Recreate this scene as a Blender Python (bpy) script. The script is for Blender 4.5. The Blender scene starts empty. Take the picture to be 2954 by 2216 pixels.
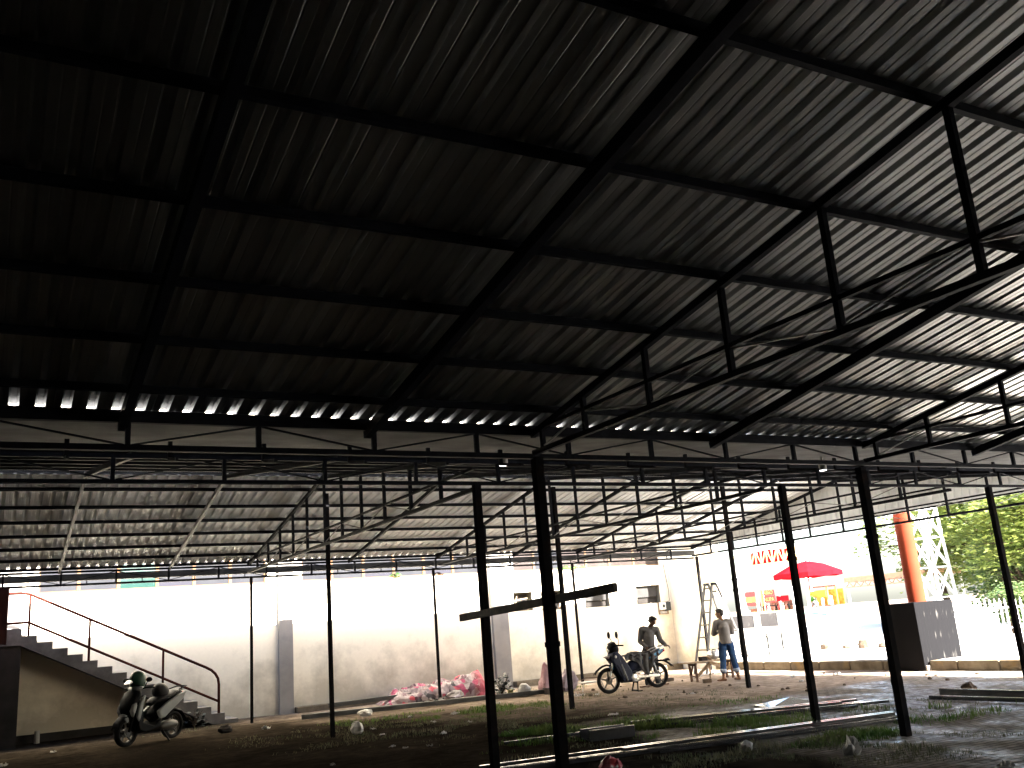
import bpy, bmesh, math, random
from mathutils import Vector, Matrix, noise
R = math.radians
rnd = random.Random(7)
scene = bpy.context.scene
col = scene.collection

# ------------------------------------------------------------------ camera
cam_d = bpy.data.cameras.new("camera")
cam = bpy.data.objects.new("camera", cam_d); col.objects.link(cam)
cam_d.sensor_fit = 'HORIZONTAL'; cam_d.sensor_width = 36.0; cam_d.lens = 32.66
cam_d.clip_start = 0.05; cam_d.clip_end = 600
_rows = [[0.87678554, -0.05557259, -0.47765971], [-0.47483262, -0.25710362, -0.84168385], [-0.07603349, 0.96478465, -0.25181241]]
_m = Matrix(_rows).to_4x4(); _m.translation = Vector((0, 0, 1.65)); cam.matrix_world = _m
scene.camera = cam

# ------------------------------------------------------------------ light
SUN_EL = R(37); SUN_AZ = (0.316, -0.949)
world = bpy.data.worlds.new("World"); scene.world = world; world.use_nodes = True
wn = world.node_tree.nodes; wl = world.node_tree.links
sky = wn.new('ShaderNodeTexSky'); sky.sky_type = 'NISHITA'; sky.sun_disc = False
sky.sun_elevation = SUN_EL; sky.sun_rotation = math.atan2(SUN_AZ[0], SUN_AZ[1]); sky.dust_density = 3.0; sky.air_density = 1.0
bg = wn['Background']; bg.inputs['Strength'].default_value = 0.085
wl.new(sky.outputs[0], bg.inputs['Color'])
sun_d = bpy.data.lights.new("sun", 'SUN'); sun_d.energy = 4.9; sun_d.angle = R(0.53); sun_d.color = (1.0, 0.95, 0.87)
sun = bpy.data.objects.new("sun", sun_d); col.objects.link(sun)
_sv = Vector((math.cos(SUN_EL) * SUN_AZ[0], math.cos(SUN_EL) * SUN_AZ[1], math.sin(SUN_EL)))
sun.rotation_euler = _sv.to_track_quat('Z', 'Y').to_euler(); sun.location = (20, -40, 40)
vs = scene.view_settings
scene.display_settings.display_device = 'sRGB'
vs.view_transform = 'Standard'; vs.look = 'None'; vs.gamma = 1.0; vs.use_curve_mapping = False
vs.exposure = 3.95
scene.cycles.max_bounces = 12; scene.cycles.diffuse_bounces = 7; scene.cycles.glossy_bounces = 5
scene.cycles.use_denoising = True
scene.cycles.sample_clamp_indirect = 4.0; scene.cycles.blur_glossy = 1.0

# ------------------------------------------------------------------ materials
def mat(name, base, rough=0.6, metal=0.0, spec=0.5, n_scale=6.0, n_amt=0.15, bump=0.0, b_scale=30.0, col2=None, c2lo=0.45, c2hi=0.65, c2scale=2.0, emit=None, emit_s=0.0, r_amt=0.0, coat=0.0, obj_var=0.0, stretch=None):
    m = bpy.data.materials.new(name); m.use_nodes = True
    nt = m.node_tree; N = nt.nodes; L = nt.links; b = N['Principled BSDF']
    tc = N.new('ShaderNodeTexCoord'); src = tc.outputs['Object']
    if stretch:
        mp = N.new('ShaderNodeMapping'); mp.inputs['Scale'].default_value = stretch; L.new(src, mp.inputs['Vector']); src = mp.outputs[0]
    nz = N.new('ShaderNodeTexNoise'); nz.inputs['Scale'].default_value = n_scale; nz.inputs['Detail'].default_value = 6
    L.new(src, nz.inputs['Vector'])
    ramp = N.new('ShaderNodeMapRange'); ramp.inputs[1].default_value = 0.25; ramp.inputs[2].default_value = 0.75
    ramp.inputs[3].default_value = 1 - n_amt; ramp.inputs[4].default_value = 1 + n_amt
    L.new(nz.outputs['Fac'], ramp.inputs[0])
    mul = N.new('ShaderNodeMix'); mul.data_type = 'RGBA'; mul.blend_type = 'MULTIPLY'; mul.inputs[0].default_value = 1.0
    mul.inputs[6].default_value = (*base, 1); L.new(ramp.outputs[0], mul.inputs[7]); out = mul.outputs[2]
    if col2:
        n2 = N.new('ShaderNodeTexNoise'); n2.inputs['Scale'].default_value = c2scale; n2.inputs['Detail'].default_value = 8; n2.inputs['Roughness'].default_value = .65
        L.new(src, n2.inputs['Vector'])
        r2 = N.new('ShaderNodeMapRange'); r2.inputs[1].default_value = c2lo; r2.inputs[2].default_value = c2hi; L.new(n2.outputs['Fac'], r2.inputs[0])
        mx = N.new('ShaderNodeMix'); mx.data_type = 'RGBA'; L.new(r2.outputs[0], mx.inputs[0]); L.new(out, mx.inputs[6]); mx.inputs[7].default_value = (*col2, 1); out = mx.outputs[2]
    if obj_var:
        oi = N.new('ShaderNodeObjectInfo'); hs = N.new('ShaderNodeMapRange'); hs.inputs[3].default_value = 1 - obj_var; hs.inputs[4].default_value = 1 + obj_var
        L.new(oi.outputs['Random'], hs.inputs[0]); m3 = N.new('ShaderNodeMix'); m3.data_type = 'RGBA'; m3.blend_type = 'MULTIPLY'; m3.inputs[0].default_value = 1
        L.new(out, m3.inputs[6]); L.new(hs.outputs[0], m3.inputs[7]); out = m3.outputs[2]
    L.new(out, b.inputs['Base Color'])
    b.inputs['Roughness'].default_value = rough; b.inputs['Metallic'].default_value = metal; b.inputs['Specular IOR Level'].default_value = spec
    b.inputs['Coat Weight'].default_value = coat
    if r_amt:
        rr = N.new('ShaderNodeMapRange'); rr.inputs[1].default_value = .3; rr.inputs[2].default_value = .7; rr.inputs[3].default_value = max(.02, rough - r_amt); rr.inputs[4].default_value = min(1, rough + r_amt)
        L.new(nz.outputs['Fac'], rr.inputs[0]); L.new(rr.outputs[0], b.inputs['Roughness'])
    if bump:
        nb = N.new('ShaderNodeTexNoise'); nb.inputs['Scale'].default_value = b_scale; nb.inputs['Detail'].default_value = 5; L.new(src, nb.inputs['Vector'])
        bp = N.new('ShaderNodeBump'); bp.inputs['Strength'].default_value = bump; bp.inputs['Distance'].default_value = .02
        L.new(nb.outputs['Fac'], bp.inputs['Height']); L.new(bp.outputs[0], b.inputs['Normal'])
    if emit:
        b.inputs['Emission Color'].default_value = (*emit, 1); b.inputs['Emission Strength'].default_value = emit_s
    return m

M = {}
M['steel'] = mat('painted_steel', (.012, .013, .016), .55, .0, .02, 9, .35)
M['post'] = mat('post_paint', (.010, .010, .011), .65, 0, .0, 7, .4, .2, 50, col2=(.022, .014, .010), c2lo=.5, c2hi=.75, c2scale=5)
M['galv'] = mat('galvanised_steel', (.26, .26, .255), .55, .1, .5, 9, .2, .1, 40, col2=(.25, .22, .19), c2lo=.55, c2hi=.8, c2scale=3)
M['bar_steel'] = mat('new_hollow_steel', (.035, .036, .04), .16, .0, .9, 5, .3, .05, 30, r_amt=.06)
M['zinc'] = mat('zinc_flashing', (.085, .085, .085), .7, .0, .05, 2.5, .4, .35, 4.5, col2=(.035, .034, .032), c2lo=.5, c2hi=.8, c2scale=1.3)
M['concrete'] = mat('stair_concrete', (.16, .15, .145), .85, 0, .0, 5, .25, .3, 60, col2=(.10, .095, .09), c2scale=1.5)
M['conc_lt'] = mat('pale_concrete', (.40, .38, .35), .9, 0, .3, 3, .2, .3, 40, col2=(.25, .23, .2), c2lo=.45, c2hi=.7, c2scale=1.2)
M['plinth'] = mat('plinth_concrete', (.20, .165, .12), .9, 0, .0, 3, .3, .4, 30, col2=(.10, .08, .055), c2scale=1.2)
M['pil'] = mat('pilaster_grey_paint', (.24, .225, .21), .8, 0, .2, 2, .12, .05, 30, col2=(.17, .16, .165), c2lo=.5, c2hi=.8, c2scale=1.6)
M['dark_wall'] = mat('dark_painted_wall', (.035, .032, .03), .9, 0, .0, 3, .3, .2, 20)
M['light_block_wall'] = mat('light_block_dark', (.015, .014, .013), .9, 0, .0, 3, .3, .2, 20)  # near-black so the added rear and side walls bounce little light
M['rail'] = mat('rail_brown_paint', (.040, .010, .007), .7, 0, .05, 10, .3, .1, 40)
M['redboard'] = mat('dark_red_paint', (.045, .003, .004), .5, 0, .5, 4, .3, .1, 40)
M['ochre'] = mat('ochre_window_paint', (.12, .048, .006), .5, 0, .5, 8, .2, .05, 40)
M['brownfr'] = mat('brown_window_paint', (.10, .055, .022), .5, 0, .5, 8, .2, .05, 40)
M['pane'] = mat('pale_window_pane', (.022, .023, .027), .4, 0, .1, 1.5, .2, 0, col2=(.016, .017, .023), c2scale=1.2)
M['pane_teal'] = mat('teal_window_pane', (.012, .034, .030), .15, 0, .6, 1.5, .2)
M['pane_dark'] = mat('dark_window_pane', (.006, .006, .014), .3, 0, .6, 1.5, .2)
M['pane_brown'] = mat('brown_curtained_pane', (.022, .015, .014), .35, 0, .4, 1.5, .3, col2=(.035, .026, .023), c2scale=2)
M['recess'] = mat('vent_recess_paint', (.26, .23, .17), .8, 0, .2, 5, .25, .1, 30, col2=(.15, .09, .02), c2lo=.6, c2hi=.8, c2scale=4)
M['louvre'] = mat('vent_louvre_board', (.030, .029, .028), .7, 0, .3, 5, .3, .1, 30)
M['black'] = mat('black_plastic', (.006, .006, .007), .6, 0, .05, 8, .2)
M['rubber'] = mat('tyre_rubber', (.010, .0095, .009), .8, 0, .1, 14, .3, .3, 60)
M['chrome'] = mat('cast_alloy', (.50, .50, .50), .35, .8, .5, 8, .15)
M['alloy_dk'] = mat('dark_alloy', (.04, .036, .03), .5, .2, .5, 8, .2)
M['blue'] = mat('blue_bodywork', (.01, .14, .30), .22, 0, .6, 6, .15, coat=.6)
M['navy'] = mat('dark_navy_bodywork', (.006, .010, .028), .45, 0, .2, 6, .15)
M['whitebody'] = mat('white_scooter_bodywork', (.17, .175, .17), .4, 0, .35, 5, .1)
M['seat'] = mat('seat_vinyl', (.010, .008, .009), .6, 0, .2, 10, .2, .1, 60)
M['helmet'] = mat('green_helmet_shell', (.004, .035, .016), .4, 0, .4, 5, .2)
M['visor'] = mat('helmet_visor', (.06, .065, .062), .15, 0, .7, 5, .1)
M['lens'] = mat('lamp_lens', (.45, .45, .43), .12, 0, .8, 5, .1)
M['redlens'] = mat('red_lamp_lens', (.35, .01, .01), .15, 0, .8, 5, .1)
M['skin'] = mat('brown_skin', (.20, .105, .06), .55, 0, .4, 12, .12)
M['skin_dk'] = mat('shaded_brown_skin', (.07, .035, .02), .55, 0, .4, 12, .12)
M['hair'] = mat('black_hair', (.008, .007, .007), .5, 0, .4, 60, .4, .4, 120)
M['shirt'] = mat('grey_cotton_shirt', (.19, .18, .175), .9, 0, .0, 5, .12, .5, 14)
M['shirt2'] = mat('pale_cotton_shirt', (.11, .108, .11), .9, 0, .0, 5, .15, .6, 12)
M['jeans'] = mat('blue_denim', (.022, .05, .12), .9, 0, .0, 9, .3, .5, 16, col2=(.06, .10, .17), c2lo=.5, c2hi=.75, c2scale=5)
M['cuff'] = mat('denim_inside', (.25, .29, .36), .9, 0, .2, 9, .2)
M['trouser'] = mat('grey_trousers', (.04, .042, .047), .9, 0, .0, 7, .25, .5, 14)
M['cloth'] = mat('grey_crumpled_cloth', (.09, .09, .088), .9, 0, .0, 5, .3, .9, 9, col2=(.05, .053, .06), c2scale=6)
M['wood'] = mat('weathered_plank', (.30, .22, .14), .85, 0, .3, 6, .3, .3, 30, stretch=(1, 8, 8), col2=(.16, .11, .07), c2scale=3)
M['wood_dk'] = mat('dark_timber', (.07, .035, .02), .8, 0, .3, 8, .35, .3, 30)
M['beam_wood'] = mat('old_timber_beam', (.05, .045, .04), .8, 0, .3, 8, .35, .3, 30, col2=(.12, .10, .05), c2lo=.55, c2hi=.75, c2scale=5)
M['alu'] = mat('ladder_metal', (.02, .019, .018), .6, 0, .5, 8, .2)
M['white'] = mat('white_paint', (.75, .74, .72), .6, 0, .4, 4, .08)
M['plastic_w'] = mat('white_plastic_scrap', (.36, .35, .33), .5, 0, .5, 8, .2, .4, 25, col2=(.35, .3, .25), c2lo=.55, c2hi=.8, c2scale=7)
M['stone'] = mat('brown_rubble', (.07, .05, .035), .95, 0, .2, 7, .4, .6, 30)
M['sack_r'] = mat('red_white_plastic_bag', (.30, .02, .03), .5, 0, .5, 8, .3, .6, 20, col2=(.6, .57, .56), c2lo=.56, c2hi=.6, c2scale=6)
M['pinksack'] = mat('pink_translucent_sack', (.42, .24, .26), .5, 0, .5, 3, .2, .5, 12, col2=(.35, .07, .11), c2lo=.5, c2hi=.75, c2scale=3.5)
M['mauvesack'] = mat('mauve_grey_sack', (.33, .27, .31), .6, 0, .5, 3, .2, .6, 12, col2=(.2, .15, .17), c2scale=4)
M['leaf_dk'] = mat('dark_shrub_leaf', (.012, .018, .015), .5, 0, .4, 9, .4)
M['leaf'] = mat('green_leaf', (.06, .17, .03), .55, 0, .4, 9, .4)
M['lampcan'] = mat('grey_lamp_can', (.22, .21, .19), .5, .2, .5, 9, .2)
M['lampglow'] = mat('lamp_diffuser', (.8, .8, .8), .5, emit=(1, .98, .94), emit_s=.6)
M['meter_bk'] = mat('meter_black_case', (.02, .03, .035), .3, 0, .5, 8, .2)
M['red_cloth'] = mat('red_canvas', (.42, .006, .010), .8, 0, .0, 4, .12, .2, 20)
M['red_sign'] = mat('red_banner', (.34, .012, .016), .5, 0, .3, 6, .15)
M['orange'] = mat('orange_banner', (.50, .16, .03), .5, 0, .3, 7, .3, col2=(.6, .42, .05), c2scale=6)
M['orange_letter'] = mat('orange_letter_paint', (.70, .24, .07), .5)
M['brown_shelf'] = mat('brown_shelf_wood', (.10, .035, .025), .7, 0, .3, 6, .4)
M['chalk'] = mat('grey_chalkboard', (.055, .053, .058), .8, 0, .3, 3, .15, col2=(.13, .13, .14), c2lo=.56, c2hi=.72, c2scale=3.5)
M['yellow'] = mat('yellow_stall_paint', (.36, .20, .03), .6, 0, .1, 6, .25, col2=(.18, .09, .015), c2lo=.5, c2hi=.7, c2scale=5)
M['yel_truss'] = mat('yellow_truss_paint', (.72, .58, .28), .6, 0, .3)
M['pipe'] = mat('orange_red_column_paint', (.16, .030, .014), .7, 0, .05, 2, .12, .05, 30)
M['tower'] = mat('white_tower_paint', (.8, .8, .78), .5)
M['cyan'] = mat('cyan_tarpaulin', (.03, .42, .46), .5, 0, .4, 5, .2)
M['bark'] = mat('tree_bark', (.07, .05, .035), .95, 0, .2, 8, .4, .6, 30)
M['paper_y'] = mat('yellow_paper', (.55, .52, .22), .8)
M['crate'] = mat('dark_plastic_tub', (.10, .085, .09), .6, 0, .4, 6, .3)

def sheet_mat(nm_, base_, rough_, met_):
    m = mat(nm_, base_, rough_, met_, .5, 1.2, .08, 0)
    nt = m.node_tree; N = nt.nodes; L = nt.links; b = N['Principled BSDF']
    prev = b.inputs['Base Color'].links[0].from_socket
    tc = N.new('ShaderNodeTexCoord'); sp = N.new('ShaderNodeSeparateXYZ'); L.new(tc.outputs['Object'], sp.inputs[0])
    d = N.new('ShaderNodeMath'); d.operation = 'DIVIDE'; d.inputs[1].default_value = .76; L.new(sp.outputs[0], d.inputs[0])
    fl = N.new('ShaderNodeMath'); fl.operation = 'FLOOR'; L.new(d.outputs[0], fl.inputs[0])
    wn_ = N.new('ShaderNodeTexWhiteNoise'); wn_.noise_dimensions = '1D'; L.new(fl.outputs[0], wn_.inputs['W'])
    mr = N.new('ShaderNodeMapRange'); mr.inputs[3].default_value = .82; mr.inputs[4].default_value = 1.12; L.new(wn_.outputs['Value'], mr.inputs[0])
    mx = N.new('ShaderNodeMix'); mx.data_type = 'RGBA'; mx.blend_type = 'MULTIPLY'; mx.inputs[0].default_value = 1
    L.new(prev, mx.inputs[6]); L.new(mr.outputs[0], mx.inputs[7]); L.new(mx.outputs[2], b.inputs['Base Color'])
    return m
M['sheet'] = sheet_mat('corrugated_zincalume', (.64, .64, .62), .31, .97)
M['sheet_far'] = sheet_mat('corrugated_zincalume_bright', (.85, .87, .88), .6, .05)  # same sheet metal, paler and less metallic so the far roof reads brighter

def wall_mat():
    m = bpy.data.materials.new('cream_rendered_wall'); m.use_nodes = True; nt = m.node_tree; N = nt.nodes; L = nt.links; b = N['Principled BSDF']
    tc = N.new('ShaderNodeTexCoord'); sp = N.new('ShaderNodeSeparateXYZ'); L.new(tc.outputs['Object'], sp.inputs[0])
    n1 = N.new('ShaderNodeTexNoise'); n1.inputs['Scale'].default_value = 1.1; n1.inputs['Detail'].default_value = 9; n1.inputs['Roughness'].default_value = .62; L.new(tc.outputs['Object'], n1.inputs[0])
    # stains plus painted light falloff: darker where noise is high and height low
    hz = N.new('ShaderNodeMapRange'); hz.inputs[1].default_value = 0; hz.inputs[2].default_value = 1.9; hz.inputs[3].default_value = .36; hz.inputs[4].default_value = -.14; L.new(sp.outputs[2], hz.inputs[0])
    ad = N.new('ShaderNodeMath'); L.new(n1.outputs[0], ad.inputs[0]); L.new(hz.outputs[0], ad.inputs[1])
    mr = N.new('ShaderNodeMapRange'); mr.inputs[1].default_value = .5; mr.inputs[2].default_value = .8; L.new(ad.outputs[0], mr.inputs[0])
    mx = N.new('ShaderNodeMix'); mx.data_type = 'RGBA'; L.new(mr.outputs[0], mx.inputs[0]); mx.inputs[6].default_value = (.80, .735, .60, 1); mx.inputs[7].default_value = (.47, .42, .33, 1)
    n3 = N.new('ShaderNodeTexNoise'); n3.inputs['Scale'].default_value = 14; n3.inputs['Detail'].default_value = 6; L.new(tc.outputs['Object'], n3.inputs[0])
    m3 = N.new('ShaderNodeMapRange'); m3.inputs[3].default_value = .93; m3.inputs[4].default_value = 1.05; L.new(n3.outputs[0], m3.inputs[0])
    mm = N.new('ShaderNodeMix'); mm.data_type = 'RGBA'; mm.blend_type = 'MULTIPLY'; mm.inputs[0].default_value = 1; L.new(mx.outputs[2], mm.inputs[6]); L.new(m3.outputs[0], mm.inputs[7])
    L.new(mm.outputs[2], b.inputs['Base Color']); b.inputs['Roughness'].default_value = .9; b.inputs['Specular IOR Level'].default_value = .2
    bp = N.new('ShaderNodeBump'); bp.inputs['Strength'].default_value = .15; bp.inputs['Distance'].default_value = .02; L.new(n3.outputs[0], bp.inputs['Height']); L.new(bp.outputs[0], b.inputs['Normal'])
    return m
M['wall'] = wall_mat()

def ground_mat():
    m = bpy.data.materials.new('dirt_and_worn_paving'); m.use_nodes = True; nt = m.node_tree; N = nt.nodes; L = nt.links; b = N['Principled BSDF']
    tc = N.new('ShaderNodeTexCoord'); sp = N.new('ShaderNodeSeparateXYZ'); L.new(tc.outputs['Object'], sp.inputs[0])
    def noi(s, d=8, r=.6):
        n = N.new('ShaderNodeTexNoise'); n.inputs['Scale'].default_value = s; n.inputs['Detail'].default_value = d; n.inputs['Roughness'].default_value = r; L.new(tc.outputs['Object'], n.inputs[0]); return n.outputs[0]
    def mr(s, a, b_, c=0, d=1):
        n = N.new('ShaderNodeMapRange'); n.inputs[1].default_value = a; n.inputs[2].default_value = b_; n.inputs[3].default_value = c; n.inputs[4].default_value = d; L.new(s, n.inputs[0]); return n.outputs[0]
    def mix(f, a, c):
        n = N.new('ShaderNodeMix'); n.data_type = 'RGBA'; L.new(f, n.inputs[0])
        for k, v in ((6, a), (7, c)):
            if isinstance(v, tuple): n.inputs[k].default_value = (*v, 1)
            else: L.new(v, n.inputs[k])
        return n.outputs[2]
    def math_(op, a, c):
        n = N.new('ShaderNodeMath'); n.operation = op
        for k, v in ((0, a), (1, c)):
            if isinstance(v, (int, float)): n.inputs[k].default_value = v
            else: L.new(v, n.inputs[k])
        return n.outputs[0]
    dark = mix(mr(noi(.8), .4, .65), (.034, .027, .020), (.018, .0145, .011))  # near-black tone puts the shed's shade into the soil colour
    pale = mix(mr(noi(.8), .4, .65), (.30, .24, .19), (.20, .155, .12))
    lit_zone = math_('ADD', mr(math_('ADD', sp.outputs[0], math_('MULTIPLY', sp.outputs[1], .45)), 14.5, 20.5), math_('MULTIPLY', math_('SUBTRACT', noi(.45), .5), 1.1))  # painted light: soil runs from dark near left to pale far right
    dirt = mix(mr(lit_zone, .1, .9), dark, pale)
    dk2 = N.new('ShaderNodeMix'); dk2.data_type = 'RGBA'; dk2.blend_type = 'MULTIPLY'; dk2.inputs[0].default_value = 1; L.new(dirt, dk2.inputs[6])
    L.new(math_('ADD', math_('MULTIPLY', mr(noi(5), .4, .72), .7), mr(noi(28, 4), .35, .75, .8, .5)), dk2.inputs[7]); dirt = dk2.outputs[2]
    # worn brick paving in the right front part of the yard
    br = N.new('ShaderNodeTexBrick'); br.inputs['Scale'].default_value = 1; br.inputs['Brick Width'].default_value = .21; br.inputs['Row Height'].default_value = .105
    br.inputs['Mortar Size'].default_value = .008; br.inputs['Color1'].default_value = (.27, .235, .20, 1); br.inputs['Color2'].default_value = (.17, .15, .13, 1); br.inputs['Mortar'].default_value = (.035, .03, .022, 1)
    L.new(tc.outputs['Object'], br.inputs['Vector'])
    pav = mix(mr(noi(3), .45, .7), br.outputs['Color'], (.10, .085, .06))
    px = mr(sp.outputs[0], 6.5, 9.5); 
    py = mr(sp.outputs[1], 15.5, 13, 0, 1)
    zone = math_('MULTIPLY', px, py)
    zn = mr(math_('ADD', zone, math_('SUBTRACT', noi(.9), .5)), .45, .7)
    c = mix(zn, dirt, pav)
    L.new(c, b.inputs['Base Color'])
    # puddles: wet film, smooth and mirror like
    wet = mr(math_('ADD', noi(.75, 5, .5), math_('MULTIPLY', math_('SUBTRACT', zone, 1), .35)), .40, .50)
    dry = math_('MULTIPLY', wet, math_('MULTIPLY', mr(noi(9, 4), .36, .55), mr(noi(3.2, 7, .7), .38, .6)))
    rough = mr(dry, 0, 1, .82, .24)
    L.new(rough, b.inputs['Roughness']); L.new(mr(dry, 0, 1, 0, .5), b.inputs['Specular IOR Level'])
    h = math_('ADD', noi(22, 6), math_('MULTIPLY', br.outputs['Fac'], -.5))
    h = math_('MULTIPLY', h, mr(dry, 0, 1, 1, .12))
    bp = N.new('ShaderNodeBump'); bp.inputs['Strength'].default_value = .6; bp.inputs['Distance'].default_value = .03; L.new(h, bp.inputs['Height']); L.new(bp.outputs[0], b.inputs['Normal'])
    return m
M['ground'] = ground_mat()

def leaf_mat(name, c1, c2, trans=.35, rough=.55):
    m = bpy.data.materials.new(name); m.use_nodes = True; nt = m.node_tree; N = nt.nodes; L = nt.links; b = N['Principled BSDF']
    tc = N.new('ShaderNodeTexCoord'); n = N.new('ShaderNodeTexNoise'); n.inputs['Scale'].default_value = 1.7; n.inputs['Detail'].default_value = 6; L.new(tc.outputs['Object'], n.inputs[0])
    r = N.new('ShaderNodeMapRange'); r.inputs[1].default_value = .35; r.inputs[2].default_value = .65; L.new(n.outputs[0], r.inputs[0])
    mx = N.new('ShaderNodeMix'); mx.data_type = 'RGBA'; L.new(r.outputs[0], mx.inputs[0]); mx.inputs[6].default_value = (*c1, 1); mx.inputs[7].default_value = (*c2, 1)
    L.new(mx.outputs[2], b.inputs['Base Color']); b.inputs['Roughness'].default_value = rough
    tr = N.new('ShaderNodeBsdfTranslucent'); L.new(mx.outputs[2], tr.inputs[0]); ms = N.new('ShaderNodeMixShader'); ms.inputs[0].default_value = trans
    L.new(b.outputs[0], ms.inputs[1]); L.new(tr.outputs[0], ms.inputs[2]); L.new(ms.outputs[0], N['Material Output'].inputs[0])
    return m
M['tree_leaf'] = leaf_mat('yellow_green_foliage', (.12, .18, .035), (.27, .30, .075))
M['tree_leaf_dk'] = leaf_mat('deep_green_foliage', (.06, .11, .035), (.15, .20, .06), .25)
M['grass'] = leaf_mat('short_green_grass', (.045, .11, .012), (.12, .15, .035), .3, .8)
M['grass_dry'] = leaf_mat('dull_green_weeds', (.06, .075, .03), (.13, .12, .07), .25, .8)

def tarp_mat():
    m = bpy.data.materials.new('patterned_pink_fabric'); m.use_nodes = True; nt = m.node_tree; N = nt.nodes; L = nt.links; b = N['Principled BSDF']
    tc = N.new('ShaderNodeTexCoord'); nz = N.new('ShaderNodeTexNoise'); nz.inputs['Scale'].default_value = 4; L.new(tc.outputs['Object'], nz.inputs[0])
    ad = N.new('ShaderNodeVectorMath'); ad.operation = 'MULTIPLY_ADD'; ad.inputs[1].default_value = (.25, .25, .25); L.new(nz.outputs['Color'], ad.inputs[0]); L.new(tc.outputs['Object'], ad.inputs[2])
    v = N.new('ShaderNodeTexVoronoi'); v.inputs['Scale'].default_value = 6.5; L.new(ad.outputs[0], v.inputs['Vector'])
    sp = N.new('ShaderNodeSeparateColor'); L.new(v.outputs['Color'], sp.inputs[0])
    cr = N.new('ShaderNodeValToRGB'); cr.color_ramp.interpolation = 'CONSTANT'; e = cr.color_ramp.elements
    e[0].position = 0; e[0].color = (.20, .15, .16, 1); e[1].position = .22; e[1].color = (.28, .03, .09, 1)
    for p, c in ((.40, (.08, .025, .04)), (.52, (.19, .13, .13)), (.66, (.42, .06, .09)), (.76, (.30, .24, .24)), (.90, (.04, .03, .035))):
        k = e.new(p); k.color = (*c, 1)
    L.new(sp.outputs[0], cr.inputs[0])
    sx = N.new('ShaderNodeSeparateXYZ'); L.new(tc.outputs['Object'], sx.inputs[0])
    mr = N.new('ShaderNodeMapRange'); mr.inputs[1].default_value = .9; mr.inputs[2].default_value = 1.2; mr.inputs[4].default_value = .65; L.new(sx.outputs[0], mr.inputs[0])
    mx = N.new('ShaderNodeMix'); mx.data_type = 'RGBA'; L.new(mr.outputs[0], mx.inputs[0]); L.new(cr.outputs[0], mx.inputs[6]); mx.inputs[7].default_value = (.48, .04, .07, 1)
    L.new(mx.outputs[2], b.inputs['Base Color']); b.inputs['Roughness'].default_value = .6
    return m
M['tarp'] = tarp_mat()

def block_mat():
    m = bpy.data.materials.new('black_block_with_limewash_drips'); m.use_nodes = True; nt = m.node_tree; N = nt.nodes; L = nt.links; b = N['Principled BSDF']
    tc = N.new('ShaderNodeTexCoord')
    mp = N.new('ShaderNodeMapping'); mp.inputs['Scale'].default_value = (9, 9, 1.1); L.new(tc.outputs['Object'], mp.inputs[0])
    n = N.new('ShaderNodeTexNoise'); n.inputs['Scale'].default_value = 1.3; n.inputs['Detail'].default_value = 7; L.new(mp.outputs[0], n.inputs[0])
    sp = N.new('ShaderNodeSeparateXYZ'); L.new(tc.outputs['Object'], sp.inputs[0])
    # courses every 0.38 m
    md = N.new('ShaderNodeMath'); md.operation = 'PINGPONG'; md.inputs[1].default_value = .24; L.new(sp.outputs[2], md.inputs[0])
    jr = N.new('ShaderNodeMapRange'); jr.inputs[1].default_value = .0; jr.inputs[2].default_value = .22; jr.inputs[3].default_value = -.06; jr.inputs[4].default_value = .09; L.new(md.outputs[0], jr.inputs[0])
    ad = N.new('ShaderNodeMath'); L.new(n.outputs[0], ad.inputs[0]); L.new(jr.outputs[0], ad.inputs[1])
    yr = N.new('ShaderNodeMapRange'); yr.inputs[1].default_value = .05; yr.inputs[2].default_value = .35; yr.inputs[3].default_value = -.12; yr.inputs[4].default_value = 0; L.new(sp.outputs[0], yr.inputs[0])
    ad2 = N.new('ShaderNodeMath'); L.new(ad.outputs[0], ad2.inputs[0]); L.new(yr.outputs[0], ad2.inputs[1])
    mr = N.new('ShaderNodeMapRange'); mr.inputs[1].default_value = .66; mr.inputs[2].default_value = .78; L.new(ad2.outputs[0], mr.inputs[0])
    mx = N.new('ShaderNodeMix'); mx.data_type = 'RGBA'; L.new(mr.outputs[0], mx.inputs[0]); mx.inputs[6].default_value = (.008, .008, .009, 1); mx.inputs[7].default_value = (.06, .058, .055, 1)
    L.new(mx.outputs[2], b.inputs['Base Color']); b.inputs['Roughness'].default_value = .9; b.inputs['Specular IOR Level'].default_value = .03
    bp = N.new('ShaderNodeBump'); bp.inputs['Strength'].default_value = .4; bp.inputs['Distance'].default_value = .02; L.new(n.outputs[0], bp.inputs['Height']); L.new(bp.outputs[0], b.inputs['Normal'])
    return m
M['block'] = block_mat()

def kerb_mat():
    m = mat('kerb_faded_paint', (.13, .105, .075), .9, 0, .2, 4, .4, .3, 30, col2=(.26, .16, .05), c2lo=.54, c2hi=.68, c2scale=.55)
    return m
M['kerb'] = kerb_mat()
M['plaza'] = mat('pale_plaza_concrete', (.50, .48, .45), .9, 0, .2, .8, .15, .2, 20, col2=(.35, .32, .27), c2lo=.55, c2hi=.75, c2scale=.5)

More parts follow.
